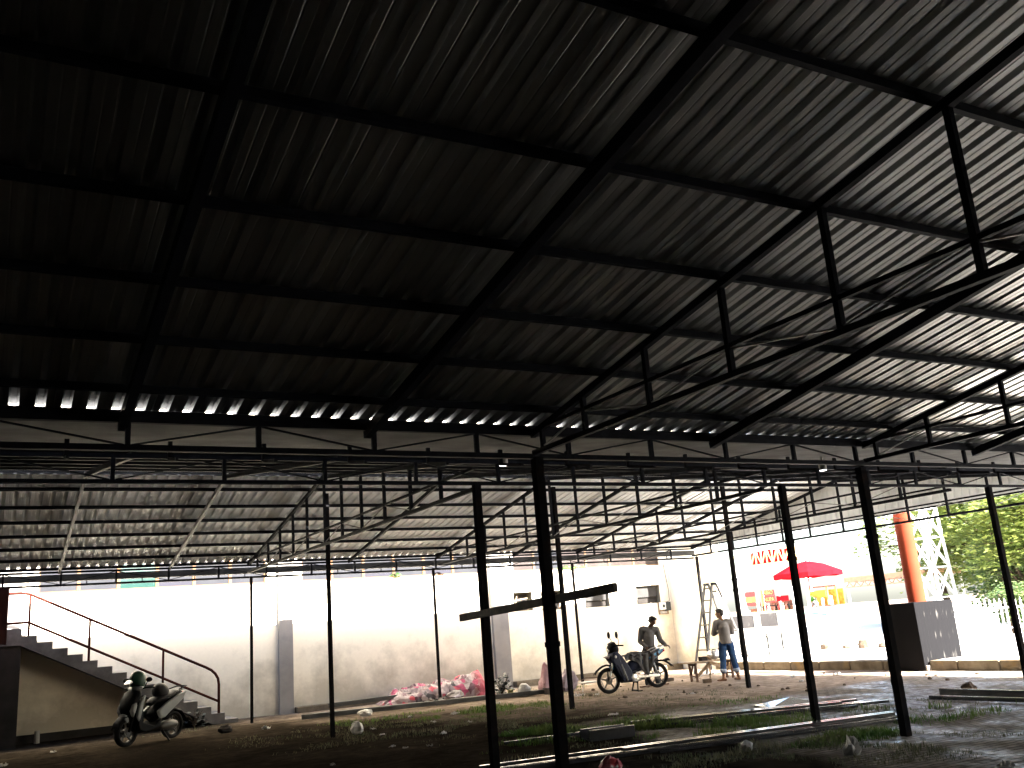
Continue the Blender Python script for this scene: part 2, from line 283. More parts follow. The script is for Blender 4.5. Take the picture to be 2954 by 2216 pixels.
# ------------------------------------------------------------------ mesh helpers
class MB:
    def __init__(s): s.v = []; s.f = []
    def add(s, vs_, fs):
        n = len(s.v); s.v += [tuple(p) for p in vs_]; s.f += [tuple(i + n for i in f) for f in fs]
    def quad(s, a, b, c, d): s.add([a, b, c, d], [(0, 1, 2, 3)])
    def box(s, c, d, rot=None):
        x, y, z = d[0] / 2, d[1] / 2, d[2] / 2
        P = [Vector(p) for p in ((-x, -y, -z), (x, -y, -z), (x, y, -z), (-x, y, -z), (-x, -y, z), (x, -y, z), (x, y, z), (-x, y, z))]
        if rot is not None: P = [rot @ p for p in P]
        s.add([p + Vector(c) for p in P], [(0, 3, 2, 1), (4, 5, 6, 7), (0, 1, 5, 4), (1, 2, 6, 5), (2, 3, 7, 6), (3, 0, 4, 7)])
    def mm(s, x0, x1, y0, y1, z0, z1): s.box(((x0 + x1) / 2, (y0 + y1) / 2, (z0 + z1) / 2), (x1 - x0, y1 - y0, z1 - z0))
    def bar(s, p, q, w, h, up=(0, 0, 1)):
        p, q = Vector(p), Vector(q); d = (q - p); l = d.length; d.normalize(); up = Vector(up)
        if abs(d.dot(up)) > .98: up = Vector((0, 1, 0))
        r = d.cross(up).normalized(); u = r.cross(d)
        s.box((p + q) / 2, (l, w, h), Matrix((d, r, u)).transposed())
    def tube(s, pts, rad, n=10, cap=True):
        pts = [Vector(p) for p in pts]
        if not hasattr(rad, '__len__'): rad = [rad] * len(pts)
        base = len(s.v); prev = None
        for i, p in enumerate(pts):
            t = (pts[min(i + 1, len(pts) - 1)] - pts[max(i - 1, 0)]).normalized()
            if prev is None: a = Vector((0, 0, 1)) if abs(t.z) < .9 else Vector((1, 0, 0)); r = t.cross(a).normalized()
            else: r = (prev - t * prev.dot(t)).normalized()
            prev = r; u = t.cross(r)
            rr = rad[i]; ra, rb = (rr if hasattr(rr, '__len__') else (rr, rr))
            for k in range(n):
                th = 2 * math.pi * k / n; s.v.append(tuple(p + r * (math.cos(th) * ra) + u * (math.sin(th) * rb)))
        for i in range(len(pts) - 1):
            for k in range(n):
                a = base + i * n + k; b = base + i * n + (k + 1) % n; s.f.append((a, b, b + n, a + n))
        if cap:
            s.f.append(tuple(base + k for k in range(n))[::-1]); e = base + (len(pts) - 1) * n; s.f.append(tuple(e + k for k in range(n)))
    def lathe(s, prof, c=(0, 0, 0), axis='Z', n=20):
        base = len(s.v)
        for r, h in prof:
            for k in range(n):
                th = 2 * math.pi * k / n; a, b = r * math.cos(th), r * math.sin(th)
                v = (a, b, h) if axis == 'Z' else ((a, h, b) if axis == 'Y' else (h, a, b))
                s.v.append((v[0] + c[0], v[1] + c[1], v[2] + c[2]))
        m = len(prof)
        for i in range(m - 1):
            for k in range(n):
                a = base + i * n + k; b = base + i * n + (k + 1) % n; s.f.append((a, b, b + n, a + n))
        s.f.append(tuple(base + k for k in range(n))[::-1]); e = base + (m - 1) * n; s.f.append(tuple(e + k for k in range(n)))
    def ring(s, c, R_, r, axis='Y', n=28, m=8, ry=None):
        ry = ry or r; base = len(s.v)
        for i in range(n):
            th = 2 * math.pi * i / n
            for k in range(m):
                ph = 2 * math.pi * k / m; rr = R_ + r * math.cos(ph); h = ry * math.sin(ph)
                v = (rr * math.cos(th), h, rr * math.sin(th)) if axis == 'Y' else (rr * math.cos(th), rr * math.sin(th), h)
                s.v.append((v[0] + c[0], v[1] + c[1], v[2] + c[2]))
        for i in range(n):
            for k in range(m):
                a = base + i * m + k; b = base + i * m + (k + 1) % m; c_ = base + ((i + 1) % n) * m + (k + 1) % m; d = base + ((i + 1) % n) * m + k
                s.f.append((a, b, c_, d))
    def ell(s, c, r, n=12, m=8, rot=None):
        base = len(s.v); c = Vector(c)
        def P(a, b, d):
            v = Vector((a * r[0], b * r[1], d * r[2])); v = rot @ v if rot is not None else v; s.v.append(tuple(v + c))
        P(0, 0, -1)
        for i in range(1, m):
            ph = -math.pi / 2 + math.pi * i / m
            for k in range(n):
                th = 2 * math.pi * k / n; P(math.cos(ph) * math.cos(th), math.cos(ph) * math.sin(th), math.sin(ph))
        P(0, 0, 1); top = len(s.v) - 1
        for k in range(n): s.f.append((base, base + 1 + (k + 1) % n, base + 1 + k)); s.f.append((top, top - n + k, top - n + (k + 1) % n))
        for i in range(m - 2):
            for k in range(n):
                a = base + 1 + i * n + k; b = base + 1 + i * n + (k + 1) % n; s.f.append((a, b, b + n, a + n))
    def prism(s, pts, y0, y1, taper=1.0):
        # polygon in x,z extruded along y; the taper narrows the two faces about the centroid
        cx = sum(p[0] for p in pts) / len(pts); cz = sum(p[1] for p in pts) / len(pts); n = len(pts); ym = (y0 + y1) / 2
        vs_ = []
        for y, t in ((y0, taper), (ym, 1.0), (y1, taper)):
            vs_ += [(cx + (p[0] - cx) * t, y, cz + (p[1] - cz) * t) for p in pts]
        fs = [tuple(range(n)), tuple(range(3 * n - 1, 2 * n - 1, -1))]
        for j in range(2):
            for k in range(n): a = j * n + k; b = j * n + (k + 1) % n; fs.append((a, a + n, b + n, b))
        s.add(vs_, fs)
    def capsule(s, p, q, r0, r1, n=10):
        p, q = Vector(p), Vector(q); s.tube([p, q], [r0, r1], n); s.ell(p, (r0,) * 3, 10, 6); s.ell(q, (r1,) * 3, 10, 6)
    def chain(s, pts, rs):
        for i in range(len(pts) - 1): s.capsule(pts[i], pts[i + 1], rs[i], rs[i + 1])
    def build(s, name, m, parent=None, smooth=False, bevel=0.0, voxel=0.0, sub=0, loc=None, ang=None):
        me = bpy.data.meshes.new(name); me.from_pydata(s.v, [], s.f); me.update()
        bm = bmesh.new(); bm.from_mesh(me); bmesh.ops.recalc_face_normals(bm, faces=bm.faces); bm.to_mesh(me); bm.free()
        me.materials.append(m if not isinstance(m, str) else M[m])
        if smooth:
            for p in me.polygons: p.use_smooth = True
            if ang:
                try: me.set_sharp_from_angle(angle=R(ang))
                except Exception: pass
        o = bpy.data.objects.new(name, me); col.objects.link(o)
        if parent: o.parent = parent
        if loc: o.location = loc
        if voxel:
            md = o.modifiers.new('remesh', 'REMESH'); md.mode = 'VOXEL'; md.voxel_size = voxel; md.use_smooth_shade = True
            sm = o.modifiers.new('smooth', 'SMOOTH'); sm.iterations = 4; sm.factor = .5
        if bevel:
            bv = o.modifiers.new('bevel', 'BEVEL'); bv.width = bevel; bv.segments = 2; bv.limit_method = 'ANGLE'
        if sub:
            sb = o.modifiers.new('sub', 'SUBSURF'); sb.levels = sub; sb.render_levels = sub
        return o

def thing(name, loc, label, cat, group=None, rz=0.0):
    o = bpy.data.objects.new(name, None); col.objects.link(o); o.location = loc; o.rotation_euler = (0, 0, rz); o.empty_display_size = .2
    return tag(o, label, cat, group)
def tag(o, label, cat, group=None, kind=None):
    if label: o['label'] = label
    if cat: o['category'] = cat
    if group: o['group'] = group
    if kind: o['kind'] = kind
    return o
def struct(o): o['kind'] = 'structure'; return o

# ------------------------------------------------------------------ ground
def ground_z(x, y):
    return .018 * noise.noise(Vector((x * .5, y * .5, 1.3))) + .010 * noise.noise(Vector((x * 1.9, y * 1.9, 4))) - .01
def make_ground():
    xs = [-400, -150, -60, -20, -12] + [-8 + .2 * i for i in range(134)] + [19.5, 24, 32, 60, 150, 400]
    ys = [-400, -150, -60, -20, -8] + [-4 + .2 * i for i in range(141)] + [25, 30, 60, 150, 400]
    m = MB(); n = len(xs)
    for y in ys:
        for x in xs: m.v.append((x, y, ground_z(x, y) if -8 <= x <= 18.6 and -4 <= y <= 24 else -.01))
    for j in range(len(ys) - 1):
        for i in range(n - 1): a = j * n + i; m.f.append((a, a + 1, a + n + 1, a + n))
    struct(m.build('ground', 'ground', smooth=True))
make_ground()

# raised plaza beyond the kerb, and the kerb
m = MB(); m.mm(18.86, 120, -30, 60, -.1, .195); struct(m.build('plaza_pavement', 'plaza'))
g = thing('kerb', (18.5, 10, 0), 'low faded yellow and grey kerb along the sunlit edge of the yard', 'kerb')
yy = -12.0; k = 0
while yy < 11.6:
    a, b = yy, yy + .98
    if yy == 4: b = 4.69          # the black block stands at y 14.72 .. 15.6
    if yy == 5: a = 5.63
    m = MB(); m.mm(0, .36, a, b, -.05, .20)
    m.build('kerb_stone', ('kerb' if k % 3 else 'plinth'), g, bevel=.02, loc=None); yy += 1.0; k += 1

# ------------------------------------------------------------------ roofs
T1 = math.tan(R(10))
def z_near(y): return 3.66 + (8.2 - y) * T1            # sheet underside, near slope (y from 2.2 to 8.3)
def z_back(y): return z_near(2.2) - (2.2 - y) * T1
def z_asc(y): return 3.80 + (y - 10.3) * .140
def z_far(y): return 3.60 + (22.3 - y) * .180
RX0, RX1 = -5.98, 18.6
def sheet_mesh(x0, x1, ya, za, yb, zb, mb):
    prof = [(0, 0), (.05, 0), (.057, .004), (.064, 0), (.115, 0), (.130, .036), (.172, .036)]
    xs = []; k = 0
    while x0 + k * .19 < x1:
        xs += [(x0 + k * .19 + a, b) for a, b in prof]; k += 1
    base = len(mb.v); n = len(xs); ns = 6
    for j in range(ns + 1):
        t = j / ns; y = ya + (yb - ya) * t; z = za + (zb - za) * t
        for x, h in xs: mb.v.append((x, y, z + h + .002 * math.sin(x * 3.1 + y * 5)))
    for j in range(ns):
        for i in range(n - 1): a = base + j * n + i; mb.f.append((a, a + 1, a + n + 1, a + n))
def roof(name, label, slopes, purlins, rafters, prm='sheet'):
    t = thing(name, (0, 0, 0), label, 'roof')
    for (ya, za, yb, zb) in slopes:
        m = MB(); sheet_mesh(RX0, RX1, ya, za, yb, zb, m); m.build('roof_sheet', prm, t)
    for y, z in purlins:
        m = MB(); m.bar((RX0 + .05, y, z - .034), (RX1 - .05, y, z - .034), .045, .06); m.build('purlin', 'steel', t)
    for x, (ya, za, yb, zb), w, h, mm_ in rafters:
        m = MB(); m.bar((x, ya, za - .068 - h / 2), (x, yb, zb - .068 - h / 2), w, h); m.build('rafter', mm_, t)
    return t
near_sl = (2.2, z_near(2.2), 8.25, z_near(8.25)); back_sl = (-3.9, z_back(-3.9), 2.2, z_near(2.2))
rf = []
for x in (-4.0, -1.6, .88, 3.05, 7.3, 12.1, 16.3):
    rf.append((x, (2.2, z_near(2.2), 8.25, z_near(8.25)), .07, .10, 'steel')); rf.append((x, (-3.85, z_back(-3.85), 2.2, z_near(2.2)), .07, .10, 'steel'))
roof('near_roof', 'dark corrugated metal roof overhead, nearest bay of the shed with purlins running across', [near_sl, back_sl],
     [(y, z_near(y)) for y in (8.2, 7.7, 6.85, 6.02, 5.12, 4.18, 3.08, 2.25)] + [(y, z_back(y)) for y in (1.3, .4, -.5, -1.4, -2.3, -3.2, -3.8)], rf)
rf = []
for x, mm_ in ((-4, 'steel'), (-1.4, 'steel'), (1.22, 'galv'), (3.46, 'galv'), (7.65, 'steel'), (12.28, 'steel'), (16.4, 'steel')):
    rf.append((x, (16.35, z_far(16.35), 22.3, z_far(22.3)), .05, .07, mm_)); rf.append((x, (10.3, z_asc(10.3), 16.3, z_asc(16.3)), .05, .07, 'steel'))
roof('far_roof', 'bright corrugated metal roof bay between the valley gutter and the cream wall', [(16.33, z_far(16.33), 22.35, z_far(22.35)), (10.28, z_asc(10.28), 16.33, z_asc(16.33) + .001)],
     [(y, z_far(y)) for y in (22.3, 21.6, 20.8, 19.95, 19.1, 18.25, 17.3, 16.5)] + [(y, z_asc(y)) for y in (15.4, 14.4, 13.4, 12.4, 11.4, 10.4)], rf, 'sheet_far')

# valley gutter between the two gables
t = thing('valley_gutter', (0, 0, 0), 'wide creased sheet metal valley gutter with hanging brackets between the two roofs', 'gutter')
m = MB(); N_ = 260; base = 0
pr = [(8.27, 3.62), (8.29, 3.565), (8.9, 3.60), (9.5, 3.655), (10.1, 3.73), (10.22, 3.90)]
for i in range(N_ + 1):
    x = RX0 + (RX1 - RX0) * i / N_
    for j, (y, z) in enumerate(pr):
        m.v.append((x, y, z + (.014 * noise.noise(Vector((x * 1.3, y * 2, 0))) if 0 < j < 5 else 0)))
for i in range(N_):
    for j in range(len(pr) - 1): a = i * len(pr) + j; m.f.append((a, a + 1, a + 1 + len(pr), a + len(pr)))
m.build('gutter_sheet', 'zinc', t, smooth=True, ang=40)
x = .52 - .9 * 7
while x < 18.4:
    m = MB(); m.bar((x, 9.25, 3.62), (x, 9.25, 3.44), .04, .035); m.bar((x, 9.25, 3.45), (x - .02, 8.72, 3.35), .03, .03); m.build('bracket', 'steel', t); x += .9

# ------------------------------------------------------------------ longitudinal lattice girders
def girder(y, zb, zt, label, pitch=1.09, xoff=.92, ch=.05, di=.016, x0=RX0 + .1, x1=18.45):
    t = thing('lattice_girder', (x0, y, 0), label, 'girder', 'long lattice girders under the eaves')
    L_ = x1 - x0
    m = MB(); m.bar((0, 0, zt - ch / 2), (L_, 0, zt - ch / 2), ch, ch); m.build('top_chord', 'steel', t)
    m = MB(); m.bar((0, 0, zb + ch / 2), (L_, 0, zb + ch / 2), ch, ch); m.build('bottom_chord', 'steel', t)
    k0 = math.ceil((x0 - xoff) / pitch); k = k0
    while xoff + k * pitch < x1 - .05:
        x = xoff + k * pitch - x0
        m = MB(); m.bar((x, 0, zb + ch), (x, 0, zt - ch), .042, .042); m.build('strut', 'steel', t)
        if x + pitch < L_:
            a, b = (zb + ch, zt - ch) if k % 2 == 0 else (zt - ch, zb + ch)
            m = MB(); m.bar((x + .03, 0, a), (x + pitch - .03, 0, b), di, di); m.build('brace', 'steel', t)
        k += 1
    return t
girder(8.2, 3.31, 3.60, 'nearest long black lattice girder, directly below the edge of the overhead roof', ch=.05)
girder(10.3, 3.385, 3.70, 'long black lattice girder on the far side of the valley gutter', pitch=1.13, xoff=1.02, ch=.045)
gt = girder(22.3, 3.20, 3.52, 'thin black lattice girder in front of the cream wall below the far eave', pitch=1.09, xoff=1.26, ch=.045, di=.017)
g = thing('eaves_gutter', (0, 22.5, 3.3), 'long grey box eaves gutter hanging in front of the window band', 'gutter')
m = MB(); L0, L1 = RX0, 18.6
for a, b in (((-.09, .16), (-.09, .02)), ((-.09, .02), (.07, .02)), ((.07, .02), (.07, .15))):
    m.quad((L0, a[0], a[1]), (L1, a[0], a[1]), (L1, b[0], b[1]), (L0, b[0], b[1]))
m.build('trough', 'zinc', g)
for i in range(22):
    x = -5 + i * 1.13; m = MB(); m.bar((x, -.0, .018), (x, 0, -.05), .02, .02); m.ell((x, 0, -.06), (.025, .025, .025), 8, 5); m.build('hanger', 'steel', g)

# ------------------------------------------------------------------ gable trusses (across the shed)
def truss(x, ya, yr, yb, zl, zr, ra, rb, zbot, zmid, label, ys, grp):
    t = thing('roof_truss', (x, (ya + yb) / 2, 0), label, 'truss', grp); c = (ya + yb) / 2
    for (p, q) in (((ya, ra(ya)), (yr, ra(yr))), ((yr, rb(yr)), (yb, rb(yb)))):
        m = MB(); m.bar((0, p[0] - c, p[1] - .10), (0, q[0] - c, q[1] - .10), .055, .065); m.build('rafter', 'steel', t)
    m = MB(); m.bar((0, ya - c, zbot), (0, yb - c, zbot), .05, .05); m.build('bottom_chord', 'steel', t)
    m = MB(); m.bar((0, ya - c, zmid), (0, yb - c, zmid), .035, .035); m.build('tie_bar', 'steel', t)
    for i, y in enumerate(ys):
        zt = (ra(y) if y < yr else rb(y)) - .13
        m = MB(); m.bar((0, y - c, zbot + .025), (0, y - c, zt), .045, .045, up=(1, 0, 0)); m.build('strut', 'steel', t)
    for i in range(len(ys) - 1):
        a, b = (zbot + .03, zmid - .02) if i % 2 else (zmid - .02, zbot + .03)
        m = MB(); m.bar((.0, ys[i] - c, a), (.0, ys[i + 1] - c, b), .014, .014); m.build('brace', 'galv', t)
    return t
for x, lab in ((4.85, 'nearest black gable truss spanning overhead from the second front post'), (9.8, 'black gable truss under the near roof at the middle of the right half'),
               (14.1, 'black gable truss under the near roof beside the open end'), (18.4, 'end gable truss of the near roof against the hanging cladding')):
    ys = [8.0, 7.2, 6.18, 5.14, 4.06, 3.02, 2.2, 1.2, .2, -.8, -1.8, -2.8]
    truss(x, -3.85, 2.2, 8.2, 0, 0, z_back, z_near, 3.37, 3.60, lab, ys[::-1], 'gable trusses of the near roof')
for x, lab in ((5.2, 'black gable truss of the far bay rising from the post by the stair foot'), (10.0, 'black gable truss of the far bay ending above the pink fabric heap'),
               (14.3, 'black gable truss of the far bay ending above the small vents'), (18.4, 'end gable truss of the far bay against the hanging cladding')):
    ys = [21.4, 20.44, 19.46, 18.48, 17.5, 16.4, 15.44, 14.45, 13.41, 12.37, 11.32]
    truss(x, 10.3, 16.33, 22.28, 0, 0, z_asc, z_far, 3.34 if x < 18 else 3.29, 3.60, lab, ys[::-1], 'gable trusses of the far bay')

# hanging gable end cladding
t = thing('gable_cladding', (18.66, 9, 0), 'pale vertical corrugated sheeting hanging across the open end of the shed', 'cladding')
def rake(y):
    if y < 2.2: return z_back(y)
    if y < 8.3: return z_near(y)
    if y < 10.3: return 3.75
    return min(z_asc(y), z_far(y))
m = MB(); prof = [(0, 0), (.11, 0), (.125, .03), (.175, .03)]; cols = []; y = -3.9
while y < 22.3:
    cols += [(y + a, b) for a, b in prof]; y += .19
for yv, d in cols: m.v += [(d, yv - 9, 3.53), (d, yv - 9, rake(yv) + .03)]
for i in range(len(cols) - 1): m.f.append((2 * i, 2 * i + 2, 2 * i + 3, 2 * i + 1))
m.build('cladding_sheet', 'sheet_far', t)
for z in (3.55, 3.95):
    m = MB(); a, b = (-3.8, 22.3) if z < 3.6 else (13.2, 20.0); m.bar((-.03, a - 9, z), (-.03, b - 9, z), .035, .035); m.build('sheeting_rail', 'steel', t)

# ------------------------------------------------------------------ posts
def post(x, y, h, w, label, clamp=None):
    o = MB(); o.bar((0, 0, -.04), (0, 0, h), w, w)
    if clamp:
        for z in clamp: o.box((0, 0, z), (w + .016, w + .016, .05))
    ob = o.build('shed_post', 'post', bevel=.004); ob.location = (x, y, 0); ob.rotation_euler = (0, 0, 0)
    tag(ob, label, 'post', 'slim black steel posts of the shed'); return ob
post(4.88, 8.2, 3.32, .10, 'thickest dark steel post, nearest the camera, with the timber beam behind it', (1.45,))
post(9.92, 8.4, 3.32, .10, 'thick dark steel post at the right, just left of the black block', (2.42,))
post(5.22, 10.3, 3.40, .09, 'dark steel post near the middle, close behind the nearest post on its left')
post(10.38, 10.3, 3.40, .09, 'dark steel post standing among the steel bars on wet paving right of the standing man', (2.55, 2.3))
post(15.33, 10.3, 3.40, .09, 'dark steel post at the right edge in front of the green trees')
post(5.45, 17.05, 4.35, .07, 'slim dark post in the grass between the stair foot and the pink fabric heap')
post(10.15, 16.5, 4.4, .08, 'dark brown post beside the pink sack, with scraps at its base')
post(14.35, 16.05, 4.4, .08, 'leaning looking brown post right in front of the ladder, beside the standing man', (2.28, 2.05))
post(18.15, 15.36, 4.4, .07, 'slim black post touching the left side of the black block', (2.75, 2.2))
post(5.27, 22.3, 3.24, .06, 'slim black post at the foot of the concrete stair')
post(9.9, 22.3, 3.24, .06, 'slim brown post rising through the pink fabric heap')
post(14.12, 22.3, 3.24, .06, 'slim brown post between the pink sack and the blue motorcycle front wheel')
post(18.37, 22.06, 3.24, .07, 'slim dark post behind the folding ladder at the wall corner')

# timber beam tied across two posts
m = MB(); m.bar((5.02, 7.22, 1.925), (5.10, 10.72, 1.80), .05, .085)
o = m.build('timber_beam', 'beam_wood', bevel=.004); tag(o, 'loose dark timber beam fixed level across the two nearest posts', 'beam')

# ------------------------------------------------------------------ lamps
for x, lab in ((5.08, 'small round downlight with glowing face hanging beside the middle posts'), (10.22, 'small round downlight hanging near the right posts, further along the gutter')):
    t = thing('downlight', (x, 9.3, 3.45), lab, 'lamp', 'round downlights under the gutter')
    m = MB(); m.lathe([(.052, .0), (.054, .005), (.054, .10), (.03, .112), (.012, .118), (.012, .19)], n=20); m.build('lamp_can', 'lampcan', t, smooth=True, ang=40)
    m = MB(); m.lathe([(.046, -.004), (.046, .002)], n=20); m.build('diffuser', 'lampglow', t)

# ------------------------------------------------------------------ cream wall building
WY = 24.2
bld = thing('wall_building', (0, WY, 0), 'long cream rendered building with a band of high windows behind the shed', 'building')
holes = []
wins = []
def frames(xs, z0, z1): return [(xs[i], xs[i + 1], z0, z1) for i in range(len(xs) - 1)]
A = [.91, 1.75, 2.61, 3.48, 4.34, 5.21, 6.09]; B = [7.02, 7.84, 8.72, 9.59, 10.48, 11.37, 12.21]; Cc = [13.28, 14.02, 14.95, 15.86, 16.72, 17.64, 18.60]
for grp in (A, B, Cc): holes.append((grp[0], grp[-1], 3.18, 4.3))
vents = [(13.22, 13.84, 2.06, 2.59), (14.14, 14.90, 2.03, 2.58), (15.67, 16.55, 2.02, 2.56), (17.58, 18.49, 2.02, 2.57)]
holes += vents
m = MB(); XL, XR, H = -6.2, 18.9, 10.0
xs = sorted({XL, XR} | {h[0] for h in holes} | {h[1] for h in holes}); zs = sorted({-.05, H} | {h[2] for h in holes} | {h[3] for h in holes})
for i in range(len(xs) - 1):
    for j in range(len(zs) - 1):
        cx, cz = (xs[i] + xs[i + 1]) / 2, (zs[j] + zs[j + 1]) / 2
        if any(a < cx < b and c < cz < d for a, b, c, d in holes): continue
        m.quad((xs[i], 0, zs[j]), (xs[i + 1], 0, zs[j]), (xs[i + 1], 0, zs[j + 1]), (xs[i], 0, zs[j + 1]))
for a, b, c, d in holes[:3]:
    D = .16
    m.quad((a, 0, c), (a, 0, d), (a, D, d), (a, D, c)); m.quad((b, 0, c), (b, D, c), (b, D, d), (b, 0, d)); m.quad((a, 0, c), (a, D, c), (b, D, c), (b, 0, c)); m.quad((a, 0, d), (b, 0, d), (b, D, d), (a, D, d))
m.quad((XL, 0, H), (XR, 0, H), (XR, 14, H), (XL, 14, H)); m.quad((XR, 0.0, -.05), (XR, 14, -.05), (XR, 14, H), (XR, 0, H)); m.quad((XL, 14, -.05), (XR, 14, -.05), (XR, 14, H), (XL, 14, H))
m.build('wall', 'wall', bld)
m = MB(); m.mm(18.895, 19.2, -2.24, 0.05, -.05, H + .02); m.build('return_wall', 'wall', bld)
for a, b in ((-.1, .58), (6.38, 6.73), (12.46, 12.95)):
    m = MB(); m.mm(a, b, -.12, .02, -.05, 5.0); m.build('pilaster', 'pil', bld)
m = MB(); m.mm(6.78, 12.42, -.28, -.003, -.05, .12); m.mm(12.99, 18.9, -.28, -.003, -.05, .15); m.build('plinth', 'plinth', bld, bevel=.01)
m = MB(); m.mm(.62, 5.0, -.06, -.003, -.05, .16); m.build('plinth', 'dark_wall', bld)
panes = {('A', 2): 'pane_teal', ('B', 2): 'pane_dark', ('B', 4): 'pane_dark', ('A', 3): 'pane_dark'}
for nm, grp, fm in (('A', A, 'ochre'), ('B', B, 'ochre'), ('C', Cc, 'brownfr')):
    for i in range(6):
        a, b = grp[i], grp[i + 1]; w = .035; z0, z1 = 3.18, 4.3
        m = MB(); yf = .05
        m.mm(a + .002, a + w, yf, yf + .06, z0, z1); m.mm(b - w, b - .002, yf, yf + .06, z0, z1); m.mm(a + w, b - w, yf, yf + .06, z0, z0 + .045); m.mm(a + w, b - w, yf, yf + .06, z1 - .05, z1)
        m.mm(a + w, b - w, yf + .01, yf + .05, 3.50, 3.53)
        f = m.build('window', fm, bld)
        def pane(z0_, z1_, mt):
            q = MB(); q.mm(a + w, b - w, yf + .025, yf + .032, z0_, z1_); q.build('pane', mt, f)
        low = panes.get((nm, i))
        if nm == 'C': pane(z0 + .045, z1 - .05, 'pane_brown' if i != 1 else 'pane')
        elif low == 'pane_teal': pane(z0 + .045, z1 - .05, low)
        elif low: pane(z0 + .045, 3.33, low); pane(3.334, z1 - .05, 'pane')
        else: pane(z0 + .045, z1 - .05, 'pane')
for i, (a, b, c, d) in enumerate(vents):
    m = MB(); D = .30
    m.quad((a, 0, c), (a, 0, d), (a, D, d), (a, D, c)); m.quad((b, 0, c), (b, D, c), (b, D, d), (b, 0, d)); m.quad((a, 0, c), (a, D, c), (b, D, c), (b, 0, c)); m.quad((a, 0, d), (b, 0, d), (b, D, d), (a, D, d))
    m.quad((a, D, c), (b, D, c), (b, D, d), (a, D, d))
    v = m.build('vent_opening', 'recess', bld)
    if i >= 2:
        q = MB(); q.mm(a + .02, b - .05, .10, .12, c + .20, d - .01); q.build('louvre_board', 'louvre', v)
        q = MB(); q.bar((a + .02, .16, c + .10), (b - .05, .16, c + .10), .02, .16); q.build('louvre_slat', 'dark_wall', v)
    else:
        q = MB(); q.mm(a + .03, b - .06, .20, .21, c + .03, d - .05); q.build('dark_board', 'dark_wall', v)
        q = MB(); q.bar((a + .06, .1, c + .04), (a + .16, .1, d - .1), .03, .03); q.bar((a + .05, .1, c + .3), (b - .1, .1, c + .36), .03, .03); q.bar((b - .12, .08, c + .02), (b - .05, .08, c + .3), .04, .04); q.build('broken_frame', 'wood', v)

# meter box with its cable
t = thing('electric_meter', (18.56, WY - .02, 1.66), 'grey and black electricity meter on the cream wall below the last vent', 'meter')
m = MB(); m.mm(-.20, .16, -.03, .018, .0, .38); m.build('back_board', 'wood', t)
m = MB(); m.mm(-.19, .0, -.14, -.032, .14, .36); m.build('meter_case', 'white', t, bevel=.012)
m = MB(); m.lathe([(.05, -.148), (.05, -.141)], c=(-.09, 0, .25), axis='Y', n=16); m.build('dial', 'meter_bk', t)
m = MB(); m.mm(.01, .19, -.15, -.032, .10, .37); m.build('breaker_box', 'meter_bk', t, bevel=.012)
m = MB(); m.mm(-.17, .05, -.10, -.032, .02, .09); m.build('terminal_cover', 'plastic_w', t, bevel=.01)
m = MB(); m.tube([(.1, -.05, .37), (.24, -.03, .40), (.26, -.02, .7), (.2, -.02, 1.2), (.16, -.02, 1.56)], .008, 6); m.build('cable', 'black', t)

# thin ropes
m = MB(); m.tube([(18.9, 22.9, 1.02), (18.5, 22.2, .72), (18.0, 21.6, .36), (17.5, 21.1, .02)], .007, 5); tag(m.build('rope', 'wood_dk'), 'thin guy rope slanting from the cream wall corner to the ground', 'rope')

# ------------------------------------------------------------------ stair
st = thing('concrete_stair', (0, 23.2, 0), 'dark grey concrete stair rising left along the cream wall', 'stair')
pts = [(-6, 2.41), (.6, 2.41)]
for i in range(15):
    z = 2.25 - .155 * i; xr = .9 + .305 * i; pts += [(pts[-1][0], z), (xr, z)]
pts += [(pts[-1][0], -.03), (4.66, -.03), (.57, 2.06), (-6, 2.12)]
m = MB(); m.prism(pts, 0, .985); m.build('flight', 'concrete', st)
m = MB(); m.mm(-6, .60, .02, .12, -.03, 2.055); m.build('landing_wall', 'dark_wall', st)
rail = bpy.data.objects.new('handrail', None); col.objects.link(rail); rail.parent = st; rail.location = (0, .06, 0)
def arc(cx, cz, r, a0, a1, n=8): return [(cx + r * math.cos(R(a0 + (a1 - a0) * i / n)), 0, cz + r * math.sin(R(a0 + (a1 - a0) * i / n))) for i in range(n + 1)]
m = MB(); m.tube([(-3, 0, 3.14), (.55, 0, 3.16), (.72, 0, 3.13), (4.45, 0, 1.27), (4.57, 0, 1.20), (4.66, 0, 1.11), (4.72, 0, 1.0), (4.74, 0, .86), (4.74, 0, .05)], .031, 10); m.build('top_rail', 'rail', rail, smooth=True)
m = MB(); m.tube([(-3, 0, 2.53), (.72, 0, 2.53), (4.74, 0, .49)], .029, 10); m.build('mid_rail', 'rail', rail, smooth=True)
for x, z0, z1 in ((.73, 2.2, 3.13), (1.94, 1.6, 2.51), (3.5, .8, 1.72)):
    m = MB(); m.tube([(x, 0, z0), (x, 0, z1)], .026, 10); m.build('baluster', 'rail', rail, smooth=True)
m = MB(); m.mm(-1.9, .25, -.02, .02, 0, 1.12); m.mm(.25, .30, -.03, .03, -.01, 1.13); o = m.build('red_board', 'redboard'); o.location = (0, 22.12, 2.08)
tag(o, 'dark red painted board hanging from the girder before the stair landing, left edge', 'board')
m = MB(); m.lathe([(.055, 0), (.055, .26), (.045, .262)], n=14); o = m.build('drain_pipe', 'conc_lt', smooth=True, ang=40); o.location = (1.02, 23.9, -.02); tag(o, 'short pale pipe stub at the wall base under the stair', 'pipe')

